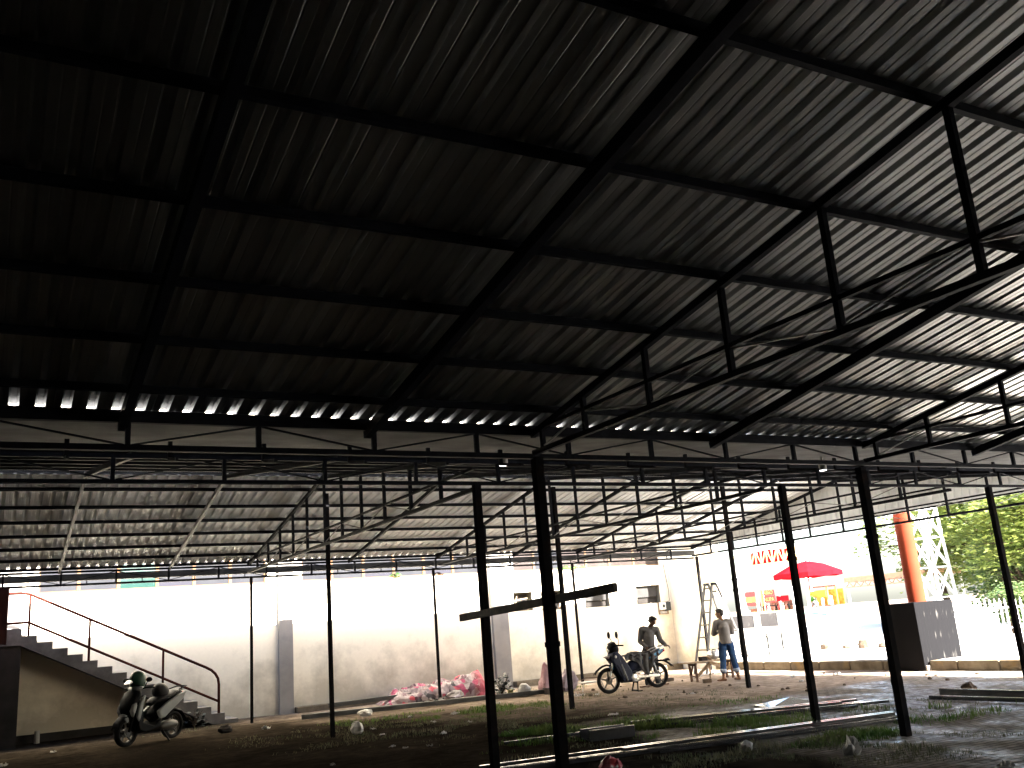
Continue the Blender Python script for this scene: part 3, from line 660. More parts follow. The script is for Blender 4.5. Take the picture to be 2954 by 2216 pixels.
# ------------------------------------------------------------------ unseen rear and left walls, added to keep light out
m = MB(); m.mm(-6.3, 18.6, -4.25, -3.95, -.05, 3.6); o = m.build('light_block_wall', 'light_block_wall'); tag(o, 'unseen dark rear wall added to keep light out of the shed', 'wall')
m = MB(); m.mm(-6.3, -6.02, -3.95, 24.15, -.05, 4.8); o = m.build('side_light_block', 'light_block_wall'); tag(o, 'unseen dark side wall added to close the shed off from light', 'wall')

# ------------------------------------------------------------------ things on the plaza outside
m = MB(); m.mm(0, 1.33, 0, .88, -.05, 1.48)
o = m.build('concrete_block', 'block', bevel=.01); o.location = (18.37, 14.72, 0); tag(o, 'big black painted concrete block with pale drips on its right face', 'block')
m = MB(); m.mm(.0, 1.40, -.05, -.003, -.05, .10); o = m.build('block_footing', 'conc_lt', bevel=.01); o.location = (18.39, 14.72, 0); tag(o, 'low pale footing under the dripped face of the black block', 'footing')
m = MB(); m.lathe([(.20, 0), (.20, 8)], n=36); o = m.build('round_column', 'pipe', smooth=True, ang=40); o.location = (19.2, 15.28, 1.48); tag(o, 'tall round orange red column standing on the black block', 'column')

m = MB(); m.mm(0, .25, 0, 1.25, 0, .73); o = m.build('low_wall', 'white', bevel=.01); o.location = (26, 18.2, .195); tag(o, 'low white wall in the sun just right of the black block', 'wall')
g = thing('picket_fence', (27.2, 18.5, .195), 'pale spiked picket fence behind the low white wall', 'fence')
m = MB()
for i in range(26):
    y = -2.4 + i * .17; m.mm(-.012, .012, y, y + .05, 0, 1.05 + .03 * (i % 2)); m.add([(-.012, y, 1.06), (.012, y, 1.06), (.012, y + .05, 1.06), (-.012, y + .05, 1.06), (0, y + .025, 1.16)], [(0, 1, 4), (1, 2, 4), (2, 3, 4), (3, 0, 4)])
m.build('pickets', 'white', g)
m = MB(); m.mm(.014, .04, -2.4, 2.1, .25, .30); m.mm(.014, .04, -2.4, 2.1, .85, .90); m.build('rail', 'white', g)

def lattice_tower(x, y, h, wb, wt, label):
    t = thing('lattice_tower', (x, y, .19), label, 'tower'); n = 9
    def c(k, z): w = (wb + (wt - wb) * z / h) / 2; return (w * (1 if k in (0, 3) else -1), w * (1 if k < 2 else -1), z)
    for k in range(4):
        m = MB(); m.bar(c(k, 0), c(k, h), .09, .09); m.build('leg', 'tower', t)
    m = MB(); z = 0
    for i in range(n):
        z1 = z + h / n
        for k in range(4):
            k2 = (k + 1) % 4; m.bar(c(k, z), c(k2, z1), .05, .05); m.bar(c(k2, z), c(k, z1), .045, .045); m.bar(c(k, z1), c(k2, z1), .055, .055)
        z = z1
    m.build('bracing', 'tower', t)
lattice_tower(36, 27.55, 11.5, 1.15, .35, 'white steel lattice tower in front of the trees')

# food stall with chalk boards and red banners
fs = thing('food_stall', (25, 27, .195), 'white food stall with two grey chalk boards and red banners behind the ladder', 'stall')
def P(name, mt, f, bevel=0): m = MB(); f(m); return m.build(name, mt, fs, bevel=bevel)
P('counter', 'white', lambda m: m.mm(.03, .7, -1.65, 1.75, 0, 1.24))
P('counter_top', 'paper_y', lambda m: m.mm(0, .75, -1.65, 1.75, 1.243, 1.28))
P('chalk_board', 'chalk', lambda m: m.mm(-.03, -.0, .22, 1.52, .72, 1.18), .01)
P('chalk_board', 'chalk', lambda m: m.mm(-.03, -.0, -1.02, -.17, .74, 1.21), .01)
P('shelf', 'brown_shelf', lambda m: (m.mm(.5, .7, -1.6, -.25, 1.283, 1.62), m.mm(.3, .5, -1.55, -1.2, 1.283, 1.5)))
P('shelf', 'brown_shelf', lambda m: (m.mm(.5, .7, .25, .85, 1.283, 1.40), m.mm(.5, .7, .25, .85, 1.50, 1.62)))
for i in range(9):
    y = -1.55 + i * .17
    P('bottle', ('black', 'brown_shelf', 'white', 'red_sign')[i % 4], lambda m: m.lathe([(.035, 0), (.035, .16), (.012, .2), (.012, .26)], c=(.15 + .03 * (i % 3), y, 1.283), n=10))
for y in (-1.62, -.95, -.12, .22, .95):
    P('stall_post', 'white', lambda m: m.mm(.30, .36, y - .03, y + .03, 1.283, 2.1))
P('railing', 'black', lambda m: m.bar((.2, -1.9, 1.47), (.2, -.2, 1.47), .03, .03))
def banner(y0, y1, z0, z1, mt, txt=None, x=.24, size=.16):
    P('banner', mt, lambda m: m.mm(x, x + .02, y0, y1, z0, z1))
    if txt:
        cu = bpy.data.curves.new('lettering', 'FONT'); cu.body = txt; cu.size = size; cu.extrude = .004; cu.align_x = 'CENTER'
        to = bpy.data.objects.new('lettering_curve', cu); col.objects.link(to); cu.materials.append(M['orange_letter'])
        TM = Matrix(((0, 0, -1, x - .007), (-1, 0, 0, (y0 + y1) / 2 + .03), (0, 1, 0, z0 + .045), (0, 0, 0, 1)))
        bpy.context.view_layer.update(); me = bpy.data.meshes.new_from_object(to); bpy.data.objects.remove(to); me.transform(TM)
        to = bpy.data.objects.new('lettering', me); col.objects.link(to); to.parent = fs
banner(-.8, -.24, 1.84, 2.04, 'red_sign', 'ABSO', size=.2)
banner(-.82, -.24, 1.59, 1.836, 'red_sign', 'NUPA', size=.2)
banner(-1.52, -.92, 1.60, 1.79, 'red_cloth', x=.2)
banner(.22, .80, 1.84, 2.03, 'red_sign')
banner(.22, .80, 1.65, 1.836, 'orange')
banner(.28, .76, 1.52, 1.646, 'red_sign')
P('orange_post', 'orange', lambda m: m.mm(.20, .235, -.235, -.15, 1.283, 2.06))

ys_ = thing('yellow_stall', (25, 23.9, .195), 'small yellow wooden stall with a plant pot under the red parasol', 'stall')
def P2(name, mt, f, bevel=0): m = MB(); f(m); return m.build(name, mt, ys_, bevel=bevel)
P2('skirt', 'white', lambda m: m.mm(.05, .9, -.75, .65, 0, 1.30))
P2('deck', 'brown_shelf', lambda m: m.mm(.0, .95, -.8, .68, 1.303, 1.34))
P2('back_panel', 'yellow', lambda m: m.mm(.6, .64, -.62, .62, 1.343, 1.86))
P2('sign_board', 'yellow', lambda m: m.mm(.30, .33, -.1, .6, 1.62, 1.84))
P2('crossbar', 'brown_shelf', lambda m: m.bar((.28, .62, 1.97), (.28, -.62, 1.97), .04, .05))
for y in (-.6, -.2, .58): P2('stall_post', 'orange' if y == -.2 else 'yellow', lambda m: m.mm(.26, .32, y - .025, y + .025, 1.343, 1.95))
for i, (y, h, mt) in enumerate(((.2, .12, 'white'), (-.1, .22, 'white'), (-.38, .16, 'paper_y'), (-.48, .28, 'white'))): P2('jar', mt, lambda m: m.lathe([(.05, 0), (.05, h), (.03, h + .03)], c=(.12, y, 1.343), n=10))
m = MB(); m.lathe([(.07, 0), (.09, .14)], n=12); pp = thing('potted_plant', (25.15, 24.3, 1.54), 'small green potted plant on the yellow stall', 'plant'); m.build('pot', 'crate', pp)
m = MB()
for i in range(110):
    a = rnd.uniform(0, 6.28); e = rnd.uniform(.2, 1.4); l = rnd.uniform(.12, .24); d = Vector((math.cos(a) * math.cos(e), math.sin(a) * math.cos(e), math.sin(e))); p = Vector((0, 0, .14)); s = d.cross(Vector((0, 0, 1))).normalized() * .022
    m.add([p, p + d * l * .6 + s, p + d * l, p + d * l * .6 - s], [(0, 1, 2, 3)])
m.build('leaves', 'leaf', pp)
t = thing('cyan_tarpaulin', (24.9, 23.8, 1.2), 'thin folded cyan tarpaulin edge hanging below the yellow stall', 'tarpaulin')
m = MB(); m.add([(-.06, .72, .12), (-.06, .2, .06), (-.08, -.3, .0), (-.06, -.62, .09), (-.09, -.3, .06), (-.08, .2, .13), (-.02, .72, .14), (-.02, -.62, .12)], [(0, 1, 5, 6), (1, 2, 4, 5), (2, 3, 7, 4)]); m.build('cloth', 'cyan', t)

# red parasol
pa = thing('red_parasol', (29.5, 28.55, .02), 'large red canvas parasol standing behind the yellow stall', 'parasol')
m = MB(); m.tube([(0, 0, 0), (0, 0, 3.2)], .035, 12); m.build('pole', 'red_cloth', pa, smooth=True)
m = MB(); n = 8; c0 = (0, 0, 3.34); rim = []
for i in range(n * 4):
    a = 2 * math.pi * i / (n * 4); sc = 1 - .06 * abs(math.sin(a * n / 2)); rim.append((1.38 * math.cos(a) * sc, 1.38 * math.sin(a) * sc))
mid = [(x * .5, y * .5, 3.17) for x, y in rim]; lo = [(x, y, 2.84) for x, y in rim]; vl = [(x, y, 2.66 + .02 * math.sin(i * 1.6)) for i, (x, y) in enumerate(rim)]
N4 = n * 4; m.add([c0] + mid + lo + vl, [(0, 1 + i, 1 + (i + 1) % N4) for i in range(N4)] + [(1 + r * N4 + i, 1 + (r + 1) * N4 + i, 1 + (r + 1) * N4 + (i + 1) % N4, 1 + r * N4 + (i + 1) % N4) for r in range(2) for i in range(N4)])
m.build('canopy', 'red_cloth', pa)

# yellow entrance truss with red panels
ga = thing('entrance_arch', (30.5, 32.3, .195), 'yellow lattice entrance arch with red panels above the stalls', 'arch')
for y in (-2.6, 1.6):
    m = MB(); m.mm(-.03, .33, y - .04, y + .04, 0, 3.27); m.build('column', 'white', ga)
def zt(y): return 3.72 + .25 * math.cos((y + .5) / 2.2 * 1.4)
yy = -2.6; m = MB(); k = 0
while yy < 1.55:
    m.bar((0, yy, zt(yy)), (0, yy + .35, zt(yy + .35)), .06, .06); m.bar((0, yy, 3.3), (0, yy + .35, 3.3), .06, .06)
    m.bar((0, yy, 3.3), (0, yy, zt(yy)), .05, .05); a, b = (3.3, zt(yy + .35)) if k % 2 else (zt(yy), 3.3); m.bar((0, yy, a), (0, yy + .35, b), .05, .05); yy += .35; k += 1
m.build('lattice', 'yel_truss', ga)
m = MB(); m.add([(.06, -1.7, 3.34), (.06, .6, 3.34), (.06, .6, zt(.6) - .05), (.06, -.5, zt(-.5) - .05), (.06, -1.7, zt(-1.7) - .05)], [(0, 1, 2, 3, 4)]); m.add([(.09, -1.7, 3.34), (.09, .6, 3.34), (.09, .6, zt(.6) - .05), (.09, -.5, zt(-.5) - .05), (.09, -1.7, zt(-1.7) - .05)], [(4, 3, 2, 1, 0)]); m.build('red_panel', 'red_cloth', ga)

M['far_or'] = mat('faded_orange_paint', (.42, .22, .13), .8, 0, .2)
# rusty roof edge far behind
t = thing('far_shed', (40, 33.6, .195), 'distant open shed with a faded orange roof truss left of the orange column', 'shed')
m = MB(); m.mm(0, 3, -2.5, 2.6, 2.35, 2.62); m.build('fascia', 'far_or', t)
m = MB()
for i in range(10): y = -2.5 + i * .5; m.bar((-.03, y, 2.1), (-.03, y + .25, 2.35), .04, .04); m.bar((-.03, y + .25, 2.35), (-.03, y + .5, 2.1), .04, .04)
m.bar((-.03, -2.5, 2.1), (-.03, 2.5, 2.1), .05, .05); m.build('lattice', 'far_or', t)
for y in (-2.4, 0, 2.4):
    for x in (0, 2.8): m = MB(); m.mm(x, x + .1, y, y + .1, 0, 2.35); m.build('post', 'white', t)

# trestle table
t = thing('trestle_table', (20.0, 21.9, .195), 'white topped table on thin black legs at the edge of the plaza', 'table')
m = MB(); m.mm(-.35, .35, -1.05, 1.05, .70, .735); m.build('tabletop', 'white', t, bevel=.006)
for y in (-.9, .9):
    m = MB(); m.bar((-.28, y, 0), (-.28, y, .70), .03, .03); m.bar((.28, y, 0), (.28, y, .70), .03, .03); m.bar((-.28, y, .09), (.28, y, .09), .025, .025); m.bar((-.28, y, .55), (-.28, y - .12 * (1 if y > 0 else -1), .70), .02, .02); m.build('leg_frame', 'black', t)

# rubble on the plaza
def lump(name, x, y, z, r, mt, label, cat, grp=None, fl=.6, seed=0, amp=.35, n=12):
    m = MB(); m.ell((0, 0, 0), (1, 1, 1), n, max(6, n - 4)); q = []
    for v in m.v:
        v = Vector(v); d = 1 + amp * noise.noise(v * 1.7 + Vector((seed * 3.1, seed, 0))) + amp * .6 * noise.noise(v * 4.3 + Vector((seed, 0, seed * 2)))
        q.append((v.x * r * d, v.y * r * d * .8, (v.z * d * fl + fl * .55) * r))
    m.v = q; o = m.build(name, mt); o.location = (x, y, z); o.rotation_euler = (0, 0, seed * 1.3); tag(o, label, cat, grp); return o
for i, (x, y, r, lab) in enumerate(((23.2, 22.2, .16, 'small rubble lump on the sunlit plaza, left end of its row'), (23.4, 21.5, .12, 'smallest rubble lump on the sunlit plaza'), (23.5, 20.9, .24, 'widest rubble heap on the sunlit plaza before the white stall skirt'), (23.6, 20.3, .13, 'rubble lump on the plaza nearest the black block'))):
    lump('rubble', x, y, .19, r, 'stone', lab, 'rubble', 'rubble on the plaza', .7, i + 1)

# trees
def tree(x, y, h, cr, cz, nleaf, label, lm='tree_leaf', seed=1, leaf=.13, flat=.75, kind='broad'):
    r = random.Random(seed); t = thing('tree', (x, y, 0), label, 'tree', 'trees behind the plaza')
    m = MB(); tips = []
    top = Vector((r.uniform(-.4, .4), r.uniform(-.4, .4), cz * .75)); m.tube([(0, 0, -.1), top * .5 + Vector((.1, .1, 0)), top], [.24, .18, .13], 10)
    for i in range(9):
        a = i * 2.4 + r.random(); e = Vector((math.cos(a) * cr * r.uniform(.45, .8), math.sin(a) * cr * r.uniform(.45, .8), cz + r.uniform(-.5, .6) * cr * flat)); md = (top + e) / 2 + Vector((0, 0, .3)); m.tube([top * r.uniform(.7, 1), md, e], [.09, .06, .02], 6); tips.append(e)
        for j in range(2): f = e + Vector((r.uniform(-1, 1), r.uniform(-1, 1), r.uniform(-.3, .8))) * cr * .3; m.tube([md, f], [.04, .012], 5); tips.append(f)
    m.build('trunk', 'bark', t, smooth=True)
    m = MB(); cl = []
    for i in range(70):
        while True:
            v = Vector((r.uniform(-1, 1), r.uniform(-1, 1), r.uniform(-1, 1)))
            if .25 < v.length < 1: break
        cl.append((Vector((v.x * cr, v.y * cr, cz + v.z * cr * flat)), r.uniform(.12, .3) * cr))
    for p in tips: cl.append((p, .22 * cr))
    for i in range(nleaf):
        c, s = cl[r.randrange(len(cl))]; d = Vector((r.gauss(0, 1), r.gauss(0, 1), r.gauss(0, .45))) * s * .6; p = c + d
        l = leaf * r.uniform(.6, 1.3); a = r.uniform(0, 6.28); dr = Vector((math.cos(a), math.sin(a), r.uniform(-.6, .2))).normalized(); sd = dr.cross(Vector((r.uniform(-.4, .4), r.uniform(-.4, .4), 1))).normalized() * l * .35
        m.add([p, p + dr * l * .5 + sd, p + dr * l, p + dr * l * .5 - sd], [(0, 1, 2, 3)])
    m.build('crown', lm, t)
tree(41, 27.6, 8, 4.0, 4.6, 15000, 'broad yellow green tree right behind the white lattice tower', seed=3, leaf=.26)
tree(38, 22.6, 8, 3.6, 4.2, 14000, 'yellow green tree filling the gap right of the last post', seed=5, leaf=.25)
tree(46, 34.5, 9, 3.6, 5.2, 8000, 'pale tree farthest left, between the orange column and the tower', seed=8, leaf=.3)
tree(48, 29, 9, 5.0, 3.2, 11000, 'deep green dense tree low behind the yellow green tree', 'tree_leaf_dk', seed=9, leaf=.34)
tree(38.5, 25.0, 6, 2.2, 2.4, 9000, 'low leafy tree right behind the picket fence', 'tree_leaf_dk', seed=11, leaf=.2)
tree(29.2, 19.55, 3, .95, 1.15, 4200, 'small bushy green tree at the right end of the low white wall', 'tree_leaf_dk', seed=12, leaf=.13)

# ------------------------------------------------------------------ hollow steel bars on the ground
def bars(lst, grp):
    for (p, q, w, h, lab) in lst:
        P_, Q_ = Vector(p), Vector(q); L_ = (Q_ - P_).length; m = MB(); m.bar((0, 0, 0), (L_, 0, 0), w * .85, h * .85)
        o = m.build('steel_bar', 'bar_steel', bevel=.003); o.location = P_; d = (Q_ - P_).normalized(); o.rotation_euler = d.to_track_quat('X', 'Z').to_euler(); tag(o, lab, 'steel bar', grp)
bars([((5.15, 10.55, .03), (11.1, 9.64, .03), .05, .05, 'farthest bar of the bottom layer in the nearest bundle'),
      ((5.05, 10.46, .03), (11.25, 9.55, .03), .05, .05, 'second bar of the bottom layer in the nearest bundle'),
      ((5.10, 10.37, .03), (11.0, 9.46, .03), .05, .05, 'third bar of the bottom layer in the nearest bundle'),
      ((5.12, 10.51, .083), (11.15, 9.59, .083), .05, .05, 'long bar lying on top of the nearest bundle'),
      ((6.9, 10.14, .083), (11.05, 9.50, .083), .05, .05, 'shorter bar on top of the nearest bundle, at the camera side'),
      ((7.3, 9.93, .02), (11.0, 9.36, .02), .04, .035, 'thinnest loose bar lying at the camera side of the nearest bundle')], 'nearest bundle of steel bars')
bars([((6.6, 12.68, .03), (9.6, 12.42, .03), .03, .05, 'thin steel bar lying left in the grass behind the dark channel stub'),
      ((8.5, 12.62, .03), (12.4, 11.32, .03), .06, .05, 'long steel bar at the far side of the second bundle'),
      ((8.95, 12.30, .03), (12.75, 11.03, .03), .06, .05, 'long steel bar in the middle of the second bundle'),
      ((8.85, 12.18, .03), (12.0, 11.0, .03), .06, .05, 'steel bar at the near side of the second bundle'),
      ((8.7, 12.50, .085), (12.3, 11.28, .085), .06, .05, 'long steel bar stacked on top of the second bundle'),
      ((9.1, 12.24, .085), (11.9, 11.22, .085), .06, .05, 'shorter steel bar stacked on the near side of the second bundle')], 'second bundle of steel bars')
bars([((13.86, 10.9, .07), (13.72, 5.9, .07), .06, .12, 'black steel bar lying at the right edge, farther of two'),
      ((13.2, 10.6, .05), (13.34, 5.6, .05), .04, .07, 'thinner black steel bar lying at the right edge, nearer of two')], 'steel bars at the right edge')
m = MB(); a = [(0, 0), (.62, 0), (.62, .15), (.60, .15), (.60, .02), (.02, .02), (.02, .15), (0, .15)]
m = MB(); m.mm(-.36, .36, -.02, 0, 0, .15); m.mm(-.36, .36, .28, .30, 0, .15); m.mm(-.36, .36, 0, .28, 0, .02); m.mm(-.36, .36, -.035, -.021, .145, .155)
o = m.build('channel_stub', 'bar_steel'); o.location = (7.85, 11.75, -.005); o.rotation_euler = (0, 0, R(-7)); tag(o, 'short dark steel channel stub among the green grass', 'channel')
m = MB(); m.mm(-.5, .5, -.35, .35, 0, .03); m.add([(-.5, -.35, .034), (.5, -.35, .034), (.5, .35, .034), (-.5, .35, .034), (0, 0, .14)], [(0, 1, 4), (1, 2, 4), (2, 3, 4), (3, 0, 4)])
o = m.build('folded_plate', 'bar_steel'); o.location = (11.9, 12.35, 0); o.rotation_euler = (0, 0, R(-20)); tag(o, 'small folded dark metal plate behind the second bar bundle', 'plate')

# pale steel lengths beside the wall
for i, (p, q, w, h, lab) in enumerate((((6.15, 21.42, .09), (12.35, 20.46, .09), .10, .05, 'long pale metal strip nearest the grass by the wall'), ((6.4, 21.62, .07), (12.2, 20.80, .07), .12, .05, 'long pale metal strip in the middle of the three by the wall'), ((6.6, 21.95, .06), (12.0, 21.1, .06), .16, .04, 'wide pale metal strip closest to the cream wall'), ((7.3, 23.1, .16), (9.4, 23.0, .20), .12, .05, 'short pale plank leaning left of the pink fabric heap'))):
    m = MB(); m.bar(p, q, w, h); m.bar((p[0], p[1], p[2] - h), (q[0], q[1], q[2] - h), w * .5, h); o = m.build('metal_strip', 'zinc', bevel=.004); tag(o, lab, 'metal strip', 'pale metal strips along the wall')

# ------------------------------------------------------------------ pink fabric heap and sacks
def heap():
    m = MB(); nx, ny = 110, 34; L_, W_ = 3.0, .9
    for j in range(ny + 1):
        for i in range(nx + 1):
            u, v = i / nx, j / ny; x = (u - .5) * L_; y = (v - .5) * W_
            env = min(1, 7 * u) * min(1, 9 * (1 - u)) * math.sin(math.pi * min(1, max(0, v))) ** .45
            h = (.27 + .30 * u ** 1.3) * env
            h += env * (.11 * noise.noise(Vector((x * 3.1, y * 5, 0))) + .07 * abs(noise.noise(Vector((x * 9, y * 8, 3)))) + .045 * abs(noise.noise(Vector((x * 22, y * 18, 5)))))
            m.v.append((x + .05 * noise.noise(Vector((x * 7, y * 7, 9))), y + .05 * noise.noise(Vector((x * 6, y * 6, 19))), max(0, h)))
    for j in range(ny):
        for i in range(nx): a = j * (nx + 1) + i; m.f.append((a, a + 1, a + nx + 2, a + nx + 1))
    o = m.build('fabric_heap', 'tarp'); o.location = (10.15, 23.15, .0); o.rotation_euler = (0, 0, R(-6)); tag(o, 'long crumpled heap of pink and red patterned fabric against the cream wall', 'fabric heap')
heap()
m = MB(); m.mm(-.1, .1, -.01, .01, 0, .38); 
lump('white_bag', 11.55, 22.75, 0, .22, 'plastic_w', 'white plastic bag stuffed at the right end of the pink fabric heap', 'bag', None, 1.2, 5)
lump('dark_bag', 10.35, 22.35, 0, .26, 'crate', 'dark shredded bag lying in front of the pink fabric heap', 'bag', None, .5, 6)
def sack(x, y, pts, mt, name, label):
    m = MB(); n = 22
    for k, (r, z, ox) in enumerate(pts):
        for i in range(n):
            a = 2 * math.pi * i / n; rr = r * (1 + .18 * math.sin(a * 3 + z * 4) + .12 * math.sin(a * 7 + k)); m.v.append((ox + rr * math.cos(a), rr * math.sin(a) * .7, z + .02 * math.sin(5 * a + k)))
    for k in range(len(pts) - 1):
        for i in range(n): a = k * n + i; b = k * n + (i + 1) % n; m.f.append((a, b, b + n, a + n))
    m.f.append(tuple(range(n))); m.f.append(tuple(len(m.v) - n + i for i in range(n)))
    o = m.build(name, mt); o.location = (x, y, 0); o.rotation_euler = (0, 0, R(-28)); return tag(o, label, 'sack')
sack(12.12, 20.75, [(.19, .02, 0), (.23, .14, 0), (.21, .26, -.01), (.15, .38, -.02), (.11, .52, -.03), (.07, .63, -.04), (.02, .72, -.05)], 'pinksack', 'pink_sack', 'tall pointed pink plastic sack standing by the wall')
sack(12.62, 20.72, [(.20, .02, 0), (.25, .12, 0), (.24, .24, .02), (.19, .36, .04), (.13, .44, .08), (.05, .52, .05)], 'mauvesack', 'mauve_sack', 'lower grey mauve plastic sack right beside the pointed pink one')
t = thing('dark_tub', (12.02, 20.5, 0), 'low dark plastic tub in front of the pink sack', 'tub'); m = MB(); m.lathe([(.15, 0), (.18, .15), (.165, .15), (.14, .02)], n=20); m.build('body', 'crate', t)
t = thing('rubbish_bag', (11.45, 20.75, 0), 'round translucent white rubbish bag left of the pink sack', 'bag')
m = MB(); m.ell((0, 0, .14), (.17, .14, .15), 14, 9); m.v = [(v[0] * (1 + .2 * noise.noise(Vector(v) * 8)), v[1], v[2] * (1 + .15 * noise.noise(Vector(v) * 9))) for v in m.v]; m.build('bag', 'plastic_w', t)
t = thing('paint_can', (11.2, 21.0, 0), 'small yellow tin half hidden by the dark shrub', 'tin'); m = MB(); m.lathe([(.07, 0), (.07, .16), (.06, .17)], n=16); m.build('can', 'paper_y', t)
def shrub(x, y, h, r, n, label, lm='leaf_dk', name='dark_shrub', seed=2, ls=.09):
    q = random.Random(seed); t = thing(name, (x, y, 0), label, 'shrub'); m = MB()
    for i in range(9): a = q.uniform(0, 6.28); m.tube([(0, 0, 0), (math.cos(a) * r * .3, math.sin(a) * r * .3, h * .5), (math.cos(a) * r * .7, math.sin(a) * r * .7, h * q.uniform(.7, 1))], [.012, .009, .004], 5)
    m.build('stems', 'bark', t); m = MB()
    for i in range(n):
        a = q.uniform(0, 6.28); rr = r * q.uniform(.1, 1); p = Vector((math.cos(a) * rr, math.sin(a) * rr, h * (1 - .6 * (rr / r) ** 2) * q.uniform(.15, 1))); l = ls * q.uniform(.6, 1.3)
        d = Vector((math.cos(a), math.sin(a), q.uniform(-.5, .8))).normalized(); s = d.cross(Vector((q.uniform(-.5, .5), q.uniform(-.5, .5), 1))).normalized() * l * .45
        m.add([p, p + d * l * .35 + s, p + d * l * .8 + s * .7, p + d * l, p + d * l * .8 - s * .7, p + d * l * .35 - s], [(0, 1, 2, 3, 4, 5)])
    m.build('leaves', lm, t); return t
shrub(11.05, 21.15, .56, .26, 170, 'dark broad leaved shrub between the fabric heap and the pink sack')
shrub(4.15, 23.0, .38, .26, 90, 'small dark shrub silhouetted below the foot of the stair', seed=4, ls=.07)
shrub(9.45, 21.3, .14, .42, 160, 'low dark weeds along the metal strips by the slim brown post', seed=6, ls=.07)
for x, y, z, lab in ((9.6, 24.17, 3.18, 'tiny green plant growing on the high window ledge'), ):
    t = shrub(x, y, .14, .12, 50, lab, 'leaf', 'ledge_plant', 7, .06); t.location.z = z
t = shrub(15.3, 24.18, .12, .5, 150, 'green weeds sprouting along the ledge below the brown windows', 'leaf', 'ledge_weeds', 8, .07); t.location.z = 3.16; t.scale = (1.3, .3, 1)
t = thing('twig_tangle', (10.0, 22.3, 3.1), 'dark tangle of twigs hanging from the far girder', 'twigs'); m = MB(); q = random.Random(5)
for i in range(26): a = q.uniform(0, 6.28); m.tube([(0, 0, .05), (.1 * math.cos(a), .06 * math.sin(a), q.uniform(-.06, .03)), (.2 * math.cos(a), .1 * math.sin(a), q.uniform(-.12, .0))], .004, 4)
m.build('twigs', 'bark', t)

# ------------------------------------------------------------------ litter
def scrap(x, y, s, label, mt='plastic_w', name='plastic_scrap', grp='small white scraps littering the yard', h=.5, seed=0, cat='litter'):
    q = random.Random(seed * 7 + 1); m = MB(); n = 7
    for j in range(n + 1):
        for i in range(n + 1):
            u, v = i / n - .5, j / n - .5; k = 1 - .5 * (abs(u) + abs(v)) * q.random()
            m.v.append((u * s * 2 * k, v * s * k * 1.3, max(.004, s * h * (abs(noise.noise(Vector((u * 4 + seed, v * 4, seed)))) * 1.8) + .012 * q.random())))
    for j in range(n):
        for i in range(n): a = j * (n + 1) + i; m.f.append((a, a + 1, a + n + 2, a + n + 1))
    o = m.build(name, mt); o.location = (x, y, ground_z(x, y) + .002); o.rotation_euler = (0, 0, q.uniform(0, 6.28)); tag(o, label, cat, grp); return o
SCRAPS = ['pale scrap in the dark middle ground, left of two lying close together', 'pale scrap in the dark middle ground, right of two lying close together', 'thin pale scrap lying alone just left of the middle posts', 'pale scrap at the bottom edge, left of the middle posts', 'wide white paper scrap near the foot of the stair', 'folded white scrap in the grass before the fabric heap', 'thin white scrap in the grass left of the middle posts', 'pale scrap half hidden in grass below the pale metal strips', 'tiny pale scrap beside the slim post in the grass', 'pale scrap on bare ground left of the scooter front wheel', 'pale scrap at the far left edge of the ground', 'flat white scrap on the brick paving at the bottom edge', 'pale scrap in the sunlit dirt near the second bar bundle', 'long pale scrap in the green grass between the posts', 'pale scrap by the far side of the second bar bundle', 'long white scrap in the bottom right corner', 'white paper scrap at the foot of the middle post by the metal strips', 'large white scrap beside the brown post with the broken chair', 'pale scrap right of the middle post in the grass', 'white scrap just in front of the motorcycle front wheel', 'pale scrap on the dirt midway between motorcycle and bars', 'faint pale scrap at left in the dark weeds', 'faint pale scrap in the weeds behind the middle posts', 'small pale scrap between the two bar bundles', 'pale scrap in the near weeds below the nearest bars', 'pale scrap in the near weeds beside the thick right post', 'pale scrap in the grass below the rubbish bags', "wide pale scrap on the dirt behind the standing man's post", 'pale scrap near the kerb right of the standing man', 'pale scrap by the wall foot left of the ladder']
for i, (x, y, s) in enumerate(((5.55, 14.4, .06), (5.62, 14.05, .05), (5.95, 13.9, .06), (4.24, 13.3, .06), (5.08, 20.29, .13), (8.46, 18.33, .11), (6.75, 15.14, .09), (7.53, 17.32, .08), (6.36, 17.44, .07), (1.18, 20.88, .08), (.32, 19.3, .10),
                               (8.32, 7.45, .04), (15.64, 15.8, .09), (9.76, 14.49, .10), (10.57, 12.74, .08), (8.65, 6.21, .09), (10.11, 19.6, .10), (11.9, 19.0, .15), (7.35, 13.87, .07), (12.2, 18.7, .08), (13.1, 16.4, .07), (6.1, 16.3, .06), (7.9, 16.5, .06), (9.0, 10.8, .05), (8.8, 8.9, .07), (9.6, 7.9, .06), (7.7, 18.9, .07), (16.6, 17.0, .10), (17.2, 16.2, .12), (16.2, 20.2, .10))):
    scrap(x, y, s, SCRAPS[i], seed=i)
lump('plastic_bag', 5.96, 17.2, 0, .15, 'plastic_w', 'pale knotted plastic bag in the dark grass right of the slim post', 'bag', None, .8, 11)
lump('plastic_cup_scrap', 8.43, 7.9, 0, .085, 'plastic_w', 'bright white folded piece standing up on the brick paving', 'litter', None, 1.3, 12, .7)
lump('foam_lump', 8.07, 9.2, 0, .085, 'plastic_w', 'off white foam lump in the near weeds right of the nearest bars', 'litter', None, .8, 13)
lump('red_bag', 6.20, 9.36, 0, .12, 'sack_r', 'red and white plastic bag beside the nearest steel bars', 'bag', None, .8, 14, .7)
lump('dark_stone', 4.36, 20.8, 0, .16, 'dark_wall', 'flat black stone on the bare ground right of the white scooter', 'stone', None, .5, 15)
lump('dirt_clod', 14.6, 10.9, 0, .13, 'stone', 'dark dirt clod behind the bars at the right edge', 'clod', None, .7, 16)
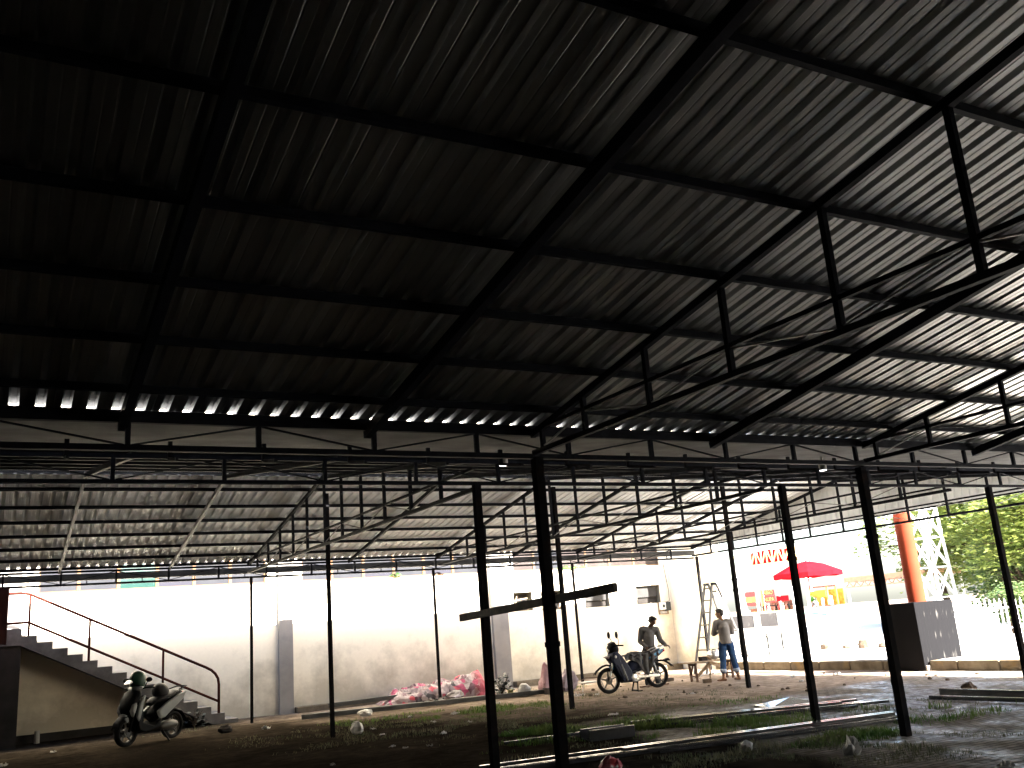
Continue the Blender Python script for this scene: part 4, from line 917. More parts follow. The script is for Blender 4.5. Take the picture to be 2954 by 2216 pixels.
lump('white_wrapper', 7.39, 20.75, 0, .16, 'plastic_w', 'white wrapper pile under the pale metal strips', 'litter', None, .5, 17)
m = MB(); m.mm(-.14, .14, -.07, .07, 0, .10); o = m.build('brick', 'stone', bevel=.01); o.location = (15.4, 13.05, 0); o.rotation_euler = (0, 0, .4); tag(o, 'loose brick on the pale dirt right of the black block post', 'brick')
m = MB(); m.mm(-.10, .10, -.05, .05, 0, .09); o = m.build('brick', 'stone', bevel=.01); o.location = (15.05, 18.25, 0); o.rotation_euler = (0, 0, -.3); tag(o, 'brick lying on the ground in front of the bench', 'brick')
m = MB(); m.mm(-.16, .16, -.06, .06, 0, .08); o = m.build('brick', 'stone', bevel=.01); o.location = (15.2, 19.95, 0); o.rotation_euler = (0, 0, .2); tag(o, 'brown brick on the ground left of the bench', 'brick')
m = MB(); m.bar((0, 0, 0), (.8, -.05, .0), .06, .03); o = m.build('stick', 'wood_dk'); o.location = (13.7, 19.1, .02); tag(o, 'dark stick on the ground under the rear wheel', 'stick')
t = thing('broken_chair', (12.75, 19.7, 0), 'broken white plastic chair frame behind the brown post', 'chair')
m = MB(); m.tube([(-.3, 0, .02), (-.25, .02, .2), (.25, 0, .22), (.32, -.03, .02)], .016, 6); m.build('leg', 'plastic_w', t); m = MB(); m.mm(-.24, .22, -.02, .30, .20, .225); m.build('seat', 'plastic_w', t)
m = MB(); m.tube([(-.28, .05, .28), (-.12, .1, .32), (.3, .12, .3)], .012, 5); m.build('splinter', 'wood_dk', t)
for i in range(40):
    q = random.Random(i + 50); x = q.uniform(11.5, 17.8); y = q.uniform(12.5, 20.5)
    if 14.9 < x < 16.7 and 17.7 < y < 19.3 or 12.2 < x < 14.3 and 18 < y < 19.3: continue
    lump('pebble', x, y, ground_z(x, y) - .005, q.uniform(.02, .05), 'stone', 'small brown pebble on the pale dirt', 'pebble', 'pebbles on the pale dirt', .7, i, n=8)

# ------------------------------------------------------------------ grass
def grass(name, mt, zones, label, seed):
    q = random.Random(seed); m = MB()
    for (cx, cy, rx, ry, n, h) in zones:
        for i in range(n):
            a = q.uniform(0, 6.28); r = math.sqrt(q.random()) ; x = cx + rx * r * math.cos(a) * (1 + .3 * q.gauss(0, .4)); y = cy + ry * r * math.sin(a) * (1 + .3 * q.gauss(0, .4))
            if noise.noise(Vector((x * 1.3, y * 1.3, seed))) < -.12 + .25 * r: continue
            z = ground_z(x, y); hh = h * q.uniform(.25, 1.3) * (1.1 - .6 * r) * (1 + .5 * noise.noise(Vector((x * 4, y * 4, 1)))); b = q.uniform(0, 6.28); w = .0035 + hh * .03; ln = hh * q.uniform(.2, .9); d = (math.cos(b), math.sin(b)); s = (-d[1] * w, d[0] * w)
            p0 = (x - s[0], y - s[1], z); p1 = (x + s[0], y + s[1], z); p2 = (x + d[0] * ln * .35 + s[0] * .7, y + d[1] * ln * .35 + s[1] * .7, z + hh * .6); p3 = (x + d[0] * ln * .35 - s[0] * .7, y + d[1] * ln * .35 - s[1] * .7, z + hh * .6); p4 = (x + d[0] * ln, y + d[1] * ln, z + hh * .95)
            m.add([p0, p1, p2, p3, p4], [(0, 1, 2, 3), (3, 2, 4)])
    o = m.build(name, mt); tag(o, label, 'grass', None, 'stuff')
grass('grass', 'grass', [(7.7, 13.4, .8, .7, 3000, .12), (8.9, 12.5, .9, .9, 4500, .16), (9.4, 11.2, 1.2, .7, 2500, .14), (9.3, 18.4, 2.0, 1.3, 5000, .09), (13.7, 12.85, .65, .35, 1500, .15), (12.3, 13.9, 1.4, .6, 500, .08), (12.7, 21.6, 1.2, 1.2, 900, .10), (7.2, 19.3, 1.4, 1.0, 1200, .08), (6.9, 12.4, .9, .6, 900, .1), (10.9, 10.6, 1.6, .8, 1500, .12), (9.6, 8.9, 1.2, .7, 3500, .09), (12.0, 9.5, 1.2, .8, 1500, .12), (14.3, 10.9, .5, .3, 200, .12)], 'patches of fresh green grass growing through the yard', 3)
grass('weeds', 'grass_dry', [(8.5, 9.0, 2.2, 1.0, 5000, .08), (7.5, 16, 3.2, 2.2, 5000, .06), (10.5, 15.5, 3, 2.5, 4000, .06), (9.2, 7.6, 1.5, .8, 2500, .06), (11.8, 10.4, 2.2, 1.2, 2500, .06), (6.5, 11.0, 1.6, .9, 1500, .06), (5.5, 18, 2, 1.5, 1500, .05), (12.5, 19.3, 1.0, 1.3, 900, .07), (4.0, 22.2, 1.5, .5, 200, .06), (12.8, 16.5, 1.6, 1.5, 900, .05)], 'dull low weeds and ground cover over the shaded soil', 4)

# ------------------------------------------------------------------ folding ladder
lad = thing('folding_ladder', (17.8, 20.95, 0), 'tall folding metal ladder standing open at the wall corner', 'ladder')
def panel(xb, xt, w0, w1, n):
    pts0 = [(xb, w0, 0), (xt, w1, 2.4)]; pts1 = [(xb, -w0, 0), (xt, -w1, 2.4)]
    m = MB(); m.bar(*pts0, .035, .06); m.build('stile', 'alu', lad); m = MB(); m.bar(*pts1, .035, .06); m.build('stile', 'alu', lad)
    for i in range(n):
        t = (i + .9) / (n + .3); x = xb + (xt - xb) * t; w = w0 + (w1 - w0) * t; m = MB(); m.tube([(x, -w, 2.4 * t), (x, w, 2.4 * t)], .018, 8); m.build('rung', 'alu', lad)
panel(-.72, -.05, .26, .15, 7); panel(.95, .08, .30, .16, 4)
for y in (.16, -.16):
    m = MB(); m.box((0, y, 2.38), (.2, .03, .07)); m.build('hinge', 'black', lad)

# ------------------------------------------------------------------ bench with machine
bn = thing('work_bench', (15.6, 18.9, 0), 'rough low wooden trestle bench in front of the ladder', 'bench')
m = MB(); m.bar((-.68, .0, .455), (.80, .0, .445), .30, .03); m.bar((-.68, .18, .452), (.3, .19, .448), .05, .028); m.build('plank_top', 'wood', bn, bevel=.004)
for x, n in ((-.42, 'a'), (.72, 'b')):
    for y, sx in ((-.12, -.02), (.12, .06)):
        m = MB(); m.bar((x + sx, y * 1.3, 0), (x, y, .43), .05, .04); m.build('leg', 'wood_dk', bn)
    m = MB(); m.bar((x - .01, -.15, .12), (x + .04, .15, .12), .04, .03); m.bar((x, -.12, .40), (x, .12, .40), .06, .05); m.bar((x + .02, 0, .40), (x + .02, .1, .16), .03, .03); m.build('crosspiece', 'wood_dk', bn)
m = MB(); m.bar((-.26, .08, .10), (.22, .04, .42), .04, .07); m.bar((.12, .0, .42), (.62, -.06, .24), .04, .07); m.bar((.02, -.1, .02), (.08, -.06, .36), .03, .04); m.build('brace', 'wood', bn)
mc = thing('air_compressor', (16.05, 18.95, .462), 'small silver and blue portable machine with a tank standing on the bench', 'machine')
m = MB(); m.lathe([(.03, -.15), (.09, -.13), (.11, -.09), (.11, .09), (.09, .13), (.03, .15)], c=(-.14, 0, .12), axis='Y', n=24); m.build('tank', 'chrome', mc, smooth=True, ang=50)
m = MB(); m.lathe([(.05, 0), (.055, .08), (.03, .12), (.03, .16)], c=(-.06, -.06, .10), n=16); m.build('cylinder_head', 'chrome', mc, smooth=True, ang=50)
m = MB(); m.mm(-.02, .26, -.10, .10, .03, .20); m.build('motor', 'navy', mc, bevel=.03)
m = MB(); m.tube([(-.18, 0, .21), (-.12, 0, .25), (.16, 0, .25), (.25, 0, .20)], .014, 8); m.build('handle', 'black', mc, smooth=True)
m = MB(); m.tube([(-.25, -.05, .2), (-.34, -.06, .18), (-.40, -.05, .19)], .01, 6); m.build('outlet', 'chrome', mc, smooth=True)
o = MB(); o.box((0, 0, 0), (.14, .10, .02), Matrix.Rotation(R(35), 3, 'Y')); o = o.build('wood_offcut', 'wood'); o.location = (15.72, 18.9, .52); tag(o, 'small square wood offcut leaning on the machine on the bench', 'wood')
o = MB(); o.mm(-.09, .09, -.07, .07, 0, .10); o = o.build('small_box', 'dark_wall', bevel=.008); o.location = (15.60, 18.98, .465); tag(o, 'small dark box at the left end of the machine on the bench', 'box')
m = MB(); m.tube([(.0, 0, .01), (.25, .1, .03), (.5, -.05, .06), (.62, .2, .02), (.35, .35, .015), (.9, .4, .01)], .012, 6); o = m.build('hose', 'plastic_w', smooth=True); o.location = (16.3, 20.1, 0); tag(o, 'pale loose hose curled on the ground under the ladder', 'hose')

# ------------------------------------------------------------------ motorcycle
def wheel(par, x, z, R_, mt_tyre='rubber', spokes=5, rim='alloy_dk', tw=.04):
    w = MB(); w.ring((x, 0, z), R_ - .04, .04, 'Y', 44, 10, tw + .008); wo = w.build('tyre', mt_tyre, par, smooth=True)
    m = MB(); m.ring((x, 0, z), R_ - .075, .014, 'Y', 40, 8, .03)
    for k in range(spokes):
        a = 2 * math.pi * k / spokes + .3
        for da in (-.22, .22): m.bar((x + .045 * math.cos(a + da), 0, z + .045 * math.sin(a + da)), (x + (R_ - .08) * math.cos(a), 0, z + (R_ - .08) * math.sin(a)), .022, .018, up=(0, 1, 0))
    m.lathe([(.05, -.05), (.055, -.03), (.055, .03), (.05, .05)], c=(x, 0, z), axis='Y', n=18); m.build('rim', rim, wo)
    m = MB(); m.lathe([(.085, .035), (.085, .042)], c=(x, 0, z), axis='Y', n=24); m.build('brake_disc', 'alloy_dk', wo); return wo
bk = thing('motorcycle', (13.05, 18.44, 0), 'blue underbone motorcycle on its centre stand in front of the bending man', 'motorcycle', rz=R(169.2))
fw, rw = .615, -.615
fwo = wheel(bk, fw, .285, .285); rwo = wheel(bk, rw, .31, .285)
fwo.name = 'front_tyre'; rwo.name = 'rear_tyre'
def fender(pts, w, name, mt, par, th=.012):
    m = MB(); n = len(pts)
    for (x, z) in pts:
        for k in range(7):
            a = math.pi * k / 6; m.v.append((x, w * math.cos(a), z + .035 * math.sin(a) - .01))
    for i in range(n - 1):
        for k in range(6): a = i * 7 + k; m.f.append((a, a + 1, a + 8, a + 7))
    o = m.build(name, mt, par, smooth=True); sd = o.modifiers.new('thick', 'SOLIDIFY'); sd.thickness = th; return o
fender([(fw + .335, .44), (fw + .29, .50), (fw + .21, .56), (fw + .12, .605), (fw + .02, .625), (fw - .1, .60), (fw - .2, .545), (fw - .26, .49)], .055, 'front_fender', 'black', bk)
for sy in (-.075, .075):
    m = MB(); m.tube([(fw, sy, .285), (fw - .06, sy, .50)], .02, 10); m.tube([(fw - .06, sy, .50), (fw - .16, sy, .80)], .026, 10); m.build('fork_leg', 'chrome', bk, smooth=True)
m = MB(); m.ell((fw - .09, 0, .555), (.05, .10, .06), 12, 8); m.build('fork_cover', 'blue', bk, smooth=True)
# leg shield and front cowl
m = MB(); m.prism([(.50, .98), (.56, .90), (.56, .74), (.50, .62), (.44, .60), (.36, .40), (.30, .24), (.16, .20), (.14, .26), (.26, .50), (.33, .74), (.36, .96)], -.17, .17, .8); m.build('leg_shield', 'navy', bk, bevel=.02)
m = MB(); m.prism([(.62, .80), (.60, .72), (.44, .58), (.38, .60), (.40, .86), (.52, .90)], -.12, .12, .75); m.build('front_cowl', 'navy', bk, bevel=.025)
m = MB(); m.prism([(.68, .80), (.56, .745), (.50, .79), (.60, .835)], -.10, .10, .8); m.build('cowl_beak', 'crate', bk, bevel=.01)
m = MB(); m.tube([(.32, .155, .62), (.26, .165, .42), (.20, .165, .26)], [.02, .028, .012], 8); m.build('side_flash', 'whitebody', bk, smooth=True)
hc = MB(); hc.ell((.44, 0, .96), (.14, .16, .15), 18, 12); hc = hc.build('handlebar_cowl', 'black', bk, smooth=True)
m = MB(); m.ell((.515, 0, .95), (.07, .10, .08), 16, 10); m.build('headlight', 'lens', hc, smooth=True)
m = MB(); m.prism([(.50, 1.02), (.53, 1.10), (.42, 1.14), (.36, 1.05), (.40, 1.0)], -.12, .12, .85); m.build('instrument_cover', 'black', bk, bevel=.015)
for s in (-1, 1):
    m = MB(); m.tube([(.42, s * .04, 1.03), (.40, s * .16, 1.05), (.33, s * .27, 1.04)], .011, 8); m.build('handlebar', 'black', bk, smooth=True)
    m = MB(); m.tube([(.38, s * .20, 1.045), (.31, s * .33, 1.04)], .018, 10); m.build('grip', 'rubber', bk, smooth=True)
    m = MB(); m.tube([(.37, s * .19, 1.05), (.36, s * .21, 1.16), (.39, s * .22, 1.22)], .006, 6); mo = m.build('mirror_stalk', 'black', bk, smooth=True)
    m = MB(); m.ell((.41, s * .225, 1.28), (.03, .062, .08), 14, 10); m.build('mirror_head', 'black', mo, smooth=True)
    m = MB(); m.ell((.45, s * .16, .80), (.03, .025, .035), 10, 7); m.build('indicator', 'lens', bk, smooth=True)
m = MB(); m.prism([(.52, .90), (.57, .72), (.44, .47), (.31, .20), (.0, .20), (.04, .44), (.14, .62), (.27, .82), (.38, .93)], -.15, .15, .88); m.build('inner_fairing', 'navy', bk, bevel=.02)
# frame spine, body and tail
m = MB(); m.tube([(.40, 0, .88), (.25, 0, .55), (.0, 0, .42), (-.3, 0, .50)], [.035, .04, .05, .04], 10); m.build('frame', 'navy', bk, smooth=True)
m = MB(); m.tube([(.20, 0, .42), (.02, 0, .55), (-.22, 0, .62), (-.48, 0, .72), (-.70, 0, .80), (-.82, 0, .84)], [(.07, .09), (.11, .13), (.12, .13), (.11, .10), (.08, .07), (.04, .035)], 16); m.build('body_panel', 'navy', bk, smooth=True)
for s in (-1, 1):
    m = MB(); m.prism([(-.42, .60), (-.50, .64), (-.62, .72), (-.80, .86), (-.84, .90), (-.72, .88), (-.55, .80), (-.40, .72)], s * .10, s * .125, .92); m.build('side_panel', 'blue', bk, bevel=.008)
m = MB(); m.ell((-.83, 0, .845), (.04, .07, .035), 12, 8); m.build('tail_lamp', 'redlens', bk, smooth=True)
m = MB(); m.tube([(.12, 0, .72), (.0, 0, .765), (-.20, 0, .775), (-.42, 0, .815), (-.66, 0, .86)], [(.08, .03), (.12, .045), (.13, .05), (.12, .05), (.09, .03)], 14); m.build('seat', 'seat', bk, smooth=True)
for s in (-1, 1):
    m = MB(); m.tube([(-.45, s * .13, .83), (-.60, s * .15, .90), (-.80, s * .12, .945), (-.84, 0, .95)], .014, 8); m.build('grab_rail', 'chrome', bk, smooth=True)
fender([(-.66, .615), (-.76, .62), (-.86, .60), (-.96, .54), (-1.04, .47)], .06, 'rear_fender', 'black', bk)
m = MB(); m.prism([(-.80, .63), (-.93, .665), (-.98, .60), (-.90, .60)], -.07, .07, .9); m.build('plate_bracket', 'black', bk)
m = MB(); m.ell((.02, .0, .31), (.10, .13, .085), 16, 10); m.ell((.12, .0, .33), (.10, .08, .07), 14, 8); eng = m.build('engine', 'alloy_dk', bk, smooth=True)
for s in (-1, 1):
    m = MB(); m.lathe([(.085, s * .125), (.08, s * .145), (.05, s * .155)], c=(.03, 0, .31), axis='Y', n=22); m.build('engine_cover', 'chrome', eng, smooth=True, ang=40)
m = MB(); m.prism([(-.06, .36), (-.62, .345), (-.66, .30), (-.62, .275), (-.06, .29)], .085, .11, .95); m.build('chain_case', 'chrome', bk, bevel=.008)
m = MB(); m.bar((-.05, .09, .40), (-.22, .10, .43), .03, .035); m.build('bracket', 'chrome', bk)
m = MB(); m.tube([(.1, -.12, .25), (-.1, -.14, .20), (-.3, -.15, .25), (-.75, -.15, .36)], [.018, .02, .038, .042], 12); m.build('exhaust', 'chrome', bk, smooth=True)
for s in (-1, 1):
    m = MB()
    pts = [(-.60 + .02 * 0, s * .12, .33 + .30 * t) for t in (0,)]
    hel = [(-.50 - .06 * (1 - t / 24) + .028 * math.cos(t * 2.0), s * .125 + .028 * math.sin(t * 2.0), .36 + .25 * t / 24) for t in range(25)]
    m.tube(hel, .007, 5); m.tube([(-.58, s * .125, .34), (-.49, s * .125, .64)], .012, 6); m.build('shock_absorber', 'chrome', bk, smooth=True)
m = MB(); m.bar((-.06, .10, .22), (-.02, .16, 0), .025, .025); m.bar((-.06, -.10, .22), (-.02, -.16, 0), .025, .025); m.bar((-.02, -.16, .02), (-.02, .16, .02), .025, .025); m.bar((-.06, -.1, .2), (-.06, .1, .2), .03, .03); m.bar((-.02, .16, .01), (-.12, .2, .02), .02, .02); m.build('centre_stand', 'black', bk)
m = MB(); m.tube([(.12, .08, .24), (.14, .24, .24)], .012, 8); m.tube([(.12, -.08, .24), (.14, -.24, .24)], .012, 8); m.build('footrest', 'rubber', bk)
# grey cloth over the seat
m = MB(); nx, ny = 40, 30
for j in range(ny + 1):
    for i in range(nx + 1):
        u, v = i / nx, j / ny; x = .22 - .86 * u + .03 * noise.noise(Vector((u * 6, v * 6, 1)))
        s_ = (v - .12) * .78; hw = .135
        top = .79 + .06 * u + .05 * max(0, noise.noise(Vector((u * 5, v * 4, 2)))) + .02 * noise.noise(Vector((u * 14, v * 9, 4)))
        if s_ < hw: y, z = -.1 + s_ * 1.0, top + (.03 if .2 < u < .6 else 0)
        else: y, z = hw - .1 + .035 + .02 * noise.noise(Vector((u * 12, v * 3, 7))) + (s_ - hw) * .04 + .06, top - (s_ - hw) * (.18 + .72 * math.exp(-((u - .62) / .22) ** 2))
        m.v.append((x, y + .025 * math.sin(u * 31 + v * 2) * (1 if s_ > hw else .2), z))
for j in range(ny):
    for i in range(nx): a = j * (nx + 1) + i; m.f.append((a, a + 1, a + nx + 2, a + nx + 1))
o = m.build('draped_cloth', 'cloth', smooth=True); o.matrix_world = Matrix.Translation((13.05, 18.44, 0)) @ Matrix.Rotation(R(169.2), 4, 'Z'); sd = o.modifiers.new('thick', 'SOLIDIFY'); sd.thickness = .006; tag(o, 'crumpled grey cloth draped over the seat of the blue motorcycle', 'cloth')

# ------------------------------------------------------------------ scooter
hd = math.atan2(-.61, -.79)
sc = thing('scooter', (2.84, 20.44, 0), 'white and black scooter parked in front of the concrete stair', 'scooter', rz=hd)
f_, r_ = .60, -.60
a_ = wheel(sc, f_, .26, .26, rim='alloy_dk', tw=.05); b_ = wheel(sc, r_, .26, .26, rim='alloy_dk', tw=.055); a_.name = 'front_tyre'; b_.name = 'rear_tyre'; sc.scale = (1, 1.28, 1.02)
fender([(f_ + .27, .33), (f_ + .22, .44), (f_ + .12, .525), (f_, .55), (f_ - .12, .525), (f_ - .23, .44)], .075, 'front_fender', 'black', sc)
for s in (-1, 1):
    m = MB(); m.tube([(f_, s * .07, .26), (f_ - .13, s * .06, .62)], .02, 8); m.build('fork_leg', 'black', sc, smooth=True)
m = MB(); m.tube([(.62, 0, .56), (.60, 0, .66), (.53, 0, .80), (.44, 0, .92), (.37, 0, .99)], [(.07, .05), (.13, .08), (.17, .10), (.17, .09), (.10, .05)], 16); m.build('front_apron', 'black', sc, smooth=True)
for s in (-1, 1):
    m = MB(); m.prism([(.60, .50), (.66, .62), (.62, .74), (.54, .82), (.50, .74), (.54, .62)], s * .09, s * .165, .7); m.build('apron_panel', 'whitebody', sc, bevel=.012)
    m = MB(); m.prism([(.50, .42), (.56, .50), (.50, .74), (.42, .88), (.34, .90), (.42, .66)], s * .15, s * .20, .85); m.build('leg_shield', 'whitebody', sc, bevel=.012)
    m = MB(); m.prism([(-.05, .42), (.02, .56), (-.22, .70), (-.60, .84), (-.82, .90), (-.70, .74), (-.40, .56), (-.18, .42)], s * .12, s * .18, .88); m.build('side_panel', 'whitebody', sc, bevel=.015)
    m = MB(); m.tube([(.36, s * .05, 1.00), (.33, s * .18, 1.03), (.27, s * .30, 1.02)], .014, 8); m.build('handlebar', 'rubber', sc, smooth=True)
    m = MB(); m.tube([(.35, s * .16, 1.03), (.33, s * .20, 1.14)], .006, 6); mo = m.build('mirror_stalk', 'black', sc); m = MB(); m.ell((.33, s * .23, 1.17), (.02, .065, .045), 12, 8); m.build('mirror_head', 'black', mo, smooth=True)
m = MB(); m.prism([(.70, .60), (.72, .52), (.64, .40), (.58, .44), (.62, .56)], -.065, .065, .8); m.build('nose_panel', 'whitebody', sc, bevel=.012)
m = MB(); m.ell((.50, 0, .86), (.09, .15, .05), 16, 8, Matrix.Rotation(R(40), 3, 'Y')); m.build('headlight', 'lens', sc, smooth=True)
m = MB(); m.tube([(.46, 0, .95), (.40, 0, 1.02), (.30, 0, 1.03)], [(.06, .03), (.15, .05), (.11, .035)], 14); m.build('handlebar_cowl', 'whitebody', sc, smooth=True)
m = MB(); m.prism([(.50, .36), (.44, .80), (.38, .84), (.36, .40), (.05, .30), (-.12, .40), (-.16, .26), (.30, .20), (.46, .26)], -.16, .16, .9); m.build('floor_body', 'black', sc, bevel=.02)
m = MB(); m.tube([(-.02, 0, .45), (-.25, 0, .60), (-.55, 0, .72), (-.82, 0, .86)], [(.10, .10), (.15, .14), (.14, .12), (.05, .04)], 14); m.build('rear_body', 'black', sc, smooth=True)
m = MB(); m.tube([(.02, 0, .70), (-.12, 0, .77), (-.35, 0, .80), (-.55, 0, .87), (-.80, 0, .91)], [(.08, .04), (.13, .06), (.15, .06), (.14, .06), (.07, .03)], 14); m.build('seat', 'seat', sc, smooth=True)
m = MB(); m.tube([(-.62, -.13, .92), (-.86, -.10, .97), (-.90, 0, .97), (-.86, .10, .97), (-.62, .13, .92)], .014, 8); m.build('grab_rail', 'black', sc, smooth=True)
m = MB(); m.ell((-.84, 0, .84), (.03, .10, .04), 12, 8); m.build('tail_lamp', 'redlens', sc, smooth=True)
m = MB(); m.ell((-.40, .08, .28), (.26, .07, .10), 16, 8); m.build('engine', 'alloy_dk', sc, smooth=True)
m = MB(); m.tube([(-.2, -.13, .22), (-.5, -.15, .26), (-.80, -.15, .32)], [.02, .05, .045], 12); m.build('exhaust', 'alloy_dk', sc, smooth=True)
fender([(-.46, .52), (-.62, .56), (-.80, .50), (-.90, .38), (-.93, .28)], .07, 'rear_fender', 'black', sc)
m = MB(); m.bar((-.15, .14, .22), (-.2, .26, 0), .022, .022); m.build('side_stand', 'black', sc)
m = MB(); m.ell((-.28, 0, .93), (.19, .15, .16), 16, 10, Matrix.Rotation(R(-25), 3, 'Y')); o = m.build('seat_bag', 'seat', smooth=True); o.matrix_world = Matrix.Translation((2.84, 20.44, 0)) @ Matrix.Rotation(hd, 4, 'Z'); tag(o, 'dark rounded bag resting on the scooter seat', 'bag')
# helmet on the handlebar
hm = thing('helmet', (2.585, 20.28, 1.10), 'dark green open face helmet hung on top of the scooter handlebar', 'helmet', rz=hd - .3)
m = MB(); m.lathe([(.115, -.02), (.135, .03), (.145, .10), (.138, .16), (.115, .215), (.08, .25), (.04, .27), (.004, .275)], n=28); m.v = [(v[0] * 1.12, v[1] * .95, v[2] - (.05 if v[0] < 0 and v[2] < .05 else 0)) for v in m.v]; m.build('shell', 'helmet', hm, smooth=True, ang=60)
m = MB(); m.prism([(.13, .06), (.235, .01), (.245, .035), (.16, .11)], -.10, .10, .8); m.build('peak', 'visor', hm, bevel=.006)
m = MB(); m.tube([(-.02, .12, .07), (.03, .10, -.04), (.05, 0, -.09), (.03, -.10, -.04), (-.02, -.12, .07)], .009, 6); m.build('strap', 'black', hm, smooth=True)
m = MB(); m.prism([(.05, .07), (.09, -.01), (.0, -.06), (-.10, -.01), (-.12, .07)], -.115, .115, .9); m.build('padding', 'black', hm, bevel=.02)

# ------------------------------------------------------------------ people
def hand(m, wrist, d, palm_n, curl=.5, side=1, L_=.17):
    d = Vector(d).normalized(); nn = Vector(palm_n).normalized(); lat = d.cross(nn).normalized() * side
    w = Vector(wrist); c = w + d * .045; rot = Matrix((d, lat, nn)).transposed(); m.ell(c, (.048, .038, .016), 12, 8, rot)
    for k, (off, ln) in enumerate(((.027, .9), (.009, 1.0), (-.009, .94), (-.027, .75))):
        p = w + d * .075 + lat * off; pts = [p]; dd = d.copy(); a = 0
        for s in (.034, .026, .020): a += curl; dd = (d * math.cos(a) + nn * math.sin(a)); pts.append(pts[-1] + dd * s * ln)
        m.chain(pts, [.0095, .0088, .0082, .0072])
    p = w + d * .02 + lat * .03; q = p + (lat * .8 + d * .5).normalized() * .035; m.chain([p, q, q + (d * .9 + lat * .2 + nn * .3).normalized() * .03], [.012, .0105, .0085])
def head(m, c, f, up=(0, 0, 1), s=1.0):
    c = Vector(c); f = Vector(f).normalized(); up = Vector(up); up = (up - f * up.dot(f)).normalized(); l = up.cross(f); rt = Matrix((f, l, up)).transposed()
    def E(p, r): m.ell(c + rt @ Vector(p) * s, tuple(x * s for x in r), 14, 10, rt)
    E((-.005, 0, .03), (.092, .074, .088)); E((.018, 0, -.035), (.068, .058, .072)); E((.052, 0, -.078), (.026, .028, .022)); E((.083, 0, .022), (.014, .045, .012))
    m.chain([c + rt @ Vector((.088, 0, .012)) * s, c + rt @ Vector((.108, 0, -.022)) * s], [.008, .014]); E((.085, 0, -.052), (.012, .024, .008))
    for y in (-1, 1): E((-.005, .078 * y, -.005), (.02, .009, .03)); E((.07, .032 * y, .002), (.012, .014, .009))
    return c, rt
def hairs(m, c, rt, s=1.0):
    m.ell(c + rt @ Vector((-.018, 0, .045)) * s, (.098 * s, .083 * s, .085 * s), 16, 10, rt); m.ell(c + rt @ Vector((-.055, 0, .0)) * s, (.055 * s, .074 * s, .07 * s), 14, 8, rt); m.ell(c + rt @ Vector((.045, 0, .092)) * s, (.05 * s, .06 * s, .03 * s), 12, 8, rt)

def person(name_label, loc, rz, J, hf, hands_spec, bare_feet, shirt, trouser, sleeve, cuff=False, untuck=.1, skin='skin', boots=None):
    t = thing('person', loc, name_label, 'person', rz=rz)
    V = {k: Vector(v) for k, v in J.items()}
    b = MB()
    b.chain([V['pelvis'], V['waist'], V['chest'], V['neckb']], [.115, .105, .12, .055]); b.chain([V['neckb'], V['neck'], V['head'] - Vector((0, 0, .05))], [.055, .05, .052])
    for s in 'LR':
        b.chain([V['chest'] + Vector((0, 0, .08)), V['sh' + s], V['el' + s], V['wr' + s]], [.07, .055, .040, .027])
        b.chain([V['pelvis'], V['hip' + s], V['kn' + s], V['an' + s]], [.10, .085, .055, .038])
        a, to = V['an' + s], V['toe' + s]; d = (to - a); d.z = 0; d.normalize(); ln = .2; heel = Vector((a.x, a.y, .035)) - d * .045
        b.chain([heel, Vector((a.x, a.y, .03)) + d * .12], [.034, .030]); lt = Vector((-d.y, d.x, 0)); fb = Vector((a.x, a.y, .024)) + d * .12
        for k in range(5):
            o_ = (k - 2) * .017; b.chain([fb + lt * o_, fb + lt * o_ * 1.15 + d * (.055 - .006 * abs(k - 1))], [.019, .011])
        dr, pn, curl, sd = hands_spec[s]; hand(b, V['wr' + s], dr, pn, curl, sd)
    c, rt = head(b, V['head'], hf[0], hf[1])
    b.build('body', skin, t, voxel=.0075)
    h = MB(); hairs(h, c, rt); h.build('hair', 'hair', t, voxel=.012)
    sh = MB(); w0 = V['waist'] - Vector((0, 0, untuck))
    mid = (V['shL'] + V['shR']) / 2
    sh.tube([w0, V['waist'], V['chest'], mid + Vector((0, 0, -.02)), V['neckb'] + Vector((0, 0, .0))], [(.195, .145), (.185, .14), (.20, .135), (.17, .10), (.075, .065)], 20)
    for s in 'LR':
        e = V['el' + s]; wv = V['wr' + s]; sh.chain([mid + (V['sh' + s] - mid) * .5, V['sh' + s], e], [.10, .078, .060]); sh.chain([e, e + (wv - e) * sleeve], [.058, .05])
    sh.v = [(v[0] + .010 * noise.noise(Vector(v) * 7), v[1] + .012 * noise.noise(Vector(v) * 8 + Vector((3, 0, 0))), v[2]) for v in sh.v]
    so = sh.build('shirt', shirt, t, voxel=.012)
    tr = MB(); tr.tube([V['pelvis'] + Vector((0, 0, .10)), V['pelvis'], V['pelvis'] - Vector((0, 0, .08))], [(.150, .115), (.165, .125), (.14, .11)], 18)
    for s in 'LR':
        k, a = V['kn' + s], V['an' + s]; end = k + (a - k) * (.62 if bare_feet else .97); tr.chain([V['pelvis'] + (V['hip' + s] - V['pelvis']) * .9, V['hip' + s] - Vector((0, 0, .03)), k, end], [.105, .105, .078, .07])
        if cuff:
            cf = MB(); cf.tube([end + (a - k) * -.13, end + (a - k) * -.02, end + (a - k) * .07], [.079, .088, .080], 14, cap=True); cf.build('trouser_cuff', 'cuff', t, voxel=.012)
    tr.build('trousers', trouser, t, voxel=.012)
    return t
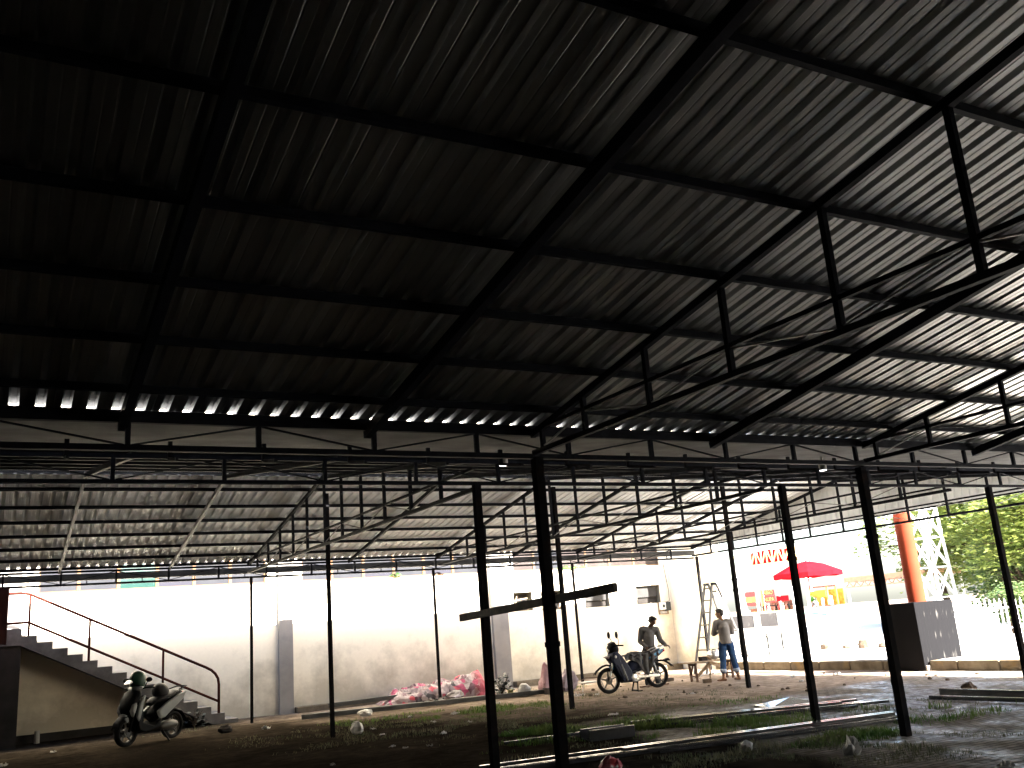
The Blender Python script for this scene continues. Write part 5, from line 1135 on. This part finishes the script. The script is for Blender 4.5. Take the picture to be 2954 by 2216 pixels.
J = dict(pelvis=(0, 0, .90), waist=(0, 0, 1.03), chest=(-.01, .0, 1.24), neckb=(-.02, .0, 1.40), neck=(-.035, .01, 1.45), head=(-.055, .02, 1.565),
         shL=(-.175, .02, 1.35), shR=(.165, -.01, 1.35), elL=(-.25, .10, 1.10), elR=(.225, .10, 1.10), wrL=(-.10, .20, 1.13), wrR=(.02, .22, 1.12),
         hipL=(-.09, 0, .85), hipR=(.09, 0, .85), knL=(-.11, .02, .47), knR=(.15, .04, .47), anL=(-.15, .0, .08), anR=(.22, .05, .08), toeL=(-.28, .06, 0), toeR=(.15, .22, 0))
person('standing man seen from behind with folded arms, grey shirt and rolled blue jeans, barefoot', (15.62, 18.08, 0), R(-28), J, (Vector((-.85, .35, -.05)), Vector((0, 0, 1))),
       dict(L=((1, .1, .1), (0, -1, 0), .3, 1), R=((-1, .1, .15), (0, -1, 0), .3, -1)), True, 'shirt', 'jeans', .55, cuff=True, untuck=.17)
# bending man behind the motorcycle; x right in the picture, y away from it
J = dict(pelvis=(-.02, .0, .88), waist=(-.01, -.02, 1.01), chest=(.0, -.06, 1.20), neckb=(.03, -.09, 1.36), neck=(.05, -.11, 1.41), head=(.10, -.155, 1.515),
         shL=(-.16, -.06, 1.33), shR=(.19, -.09, 1.31), elL=(-.23, -.04, 1.07), elR=(.25, -.14, 1.06), wrL=(-.13, -.19, .93), wrR=(.33, -.30, .95),
         hipL=(-.11, 0, .84), hipR=(.08, 0, .84), knL=(-.12, .03, .46), knR=(.10, .03, .46), anL=(-.13, .05, .08), anR=(.12, .05, .08), toeL=(-.16, -.12, 0), toeR=(.14, -.12, 0))
person('man with bowed head standing behind the blue motorcycle in a loose pale shirt', (13.98, 18.93, 0), R(-28), J, (Vector((.62, -.50, -.48)), Vector((.2, -.1, 1))),
       dict(L=((.3, -.75, -.6), (.1, .2, -1), .45, 1), R=((.75, -.4, -.25), (0, .2, -1), .5, -1)), False, 'shirt2', 'trouser', .95, untuck=.08, skin='skin_dk')
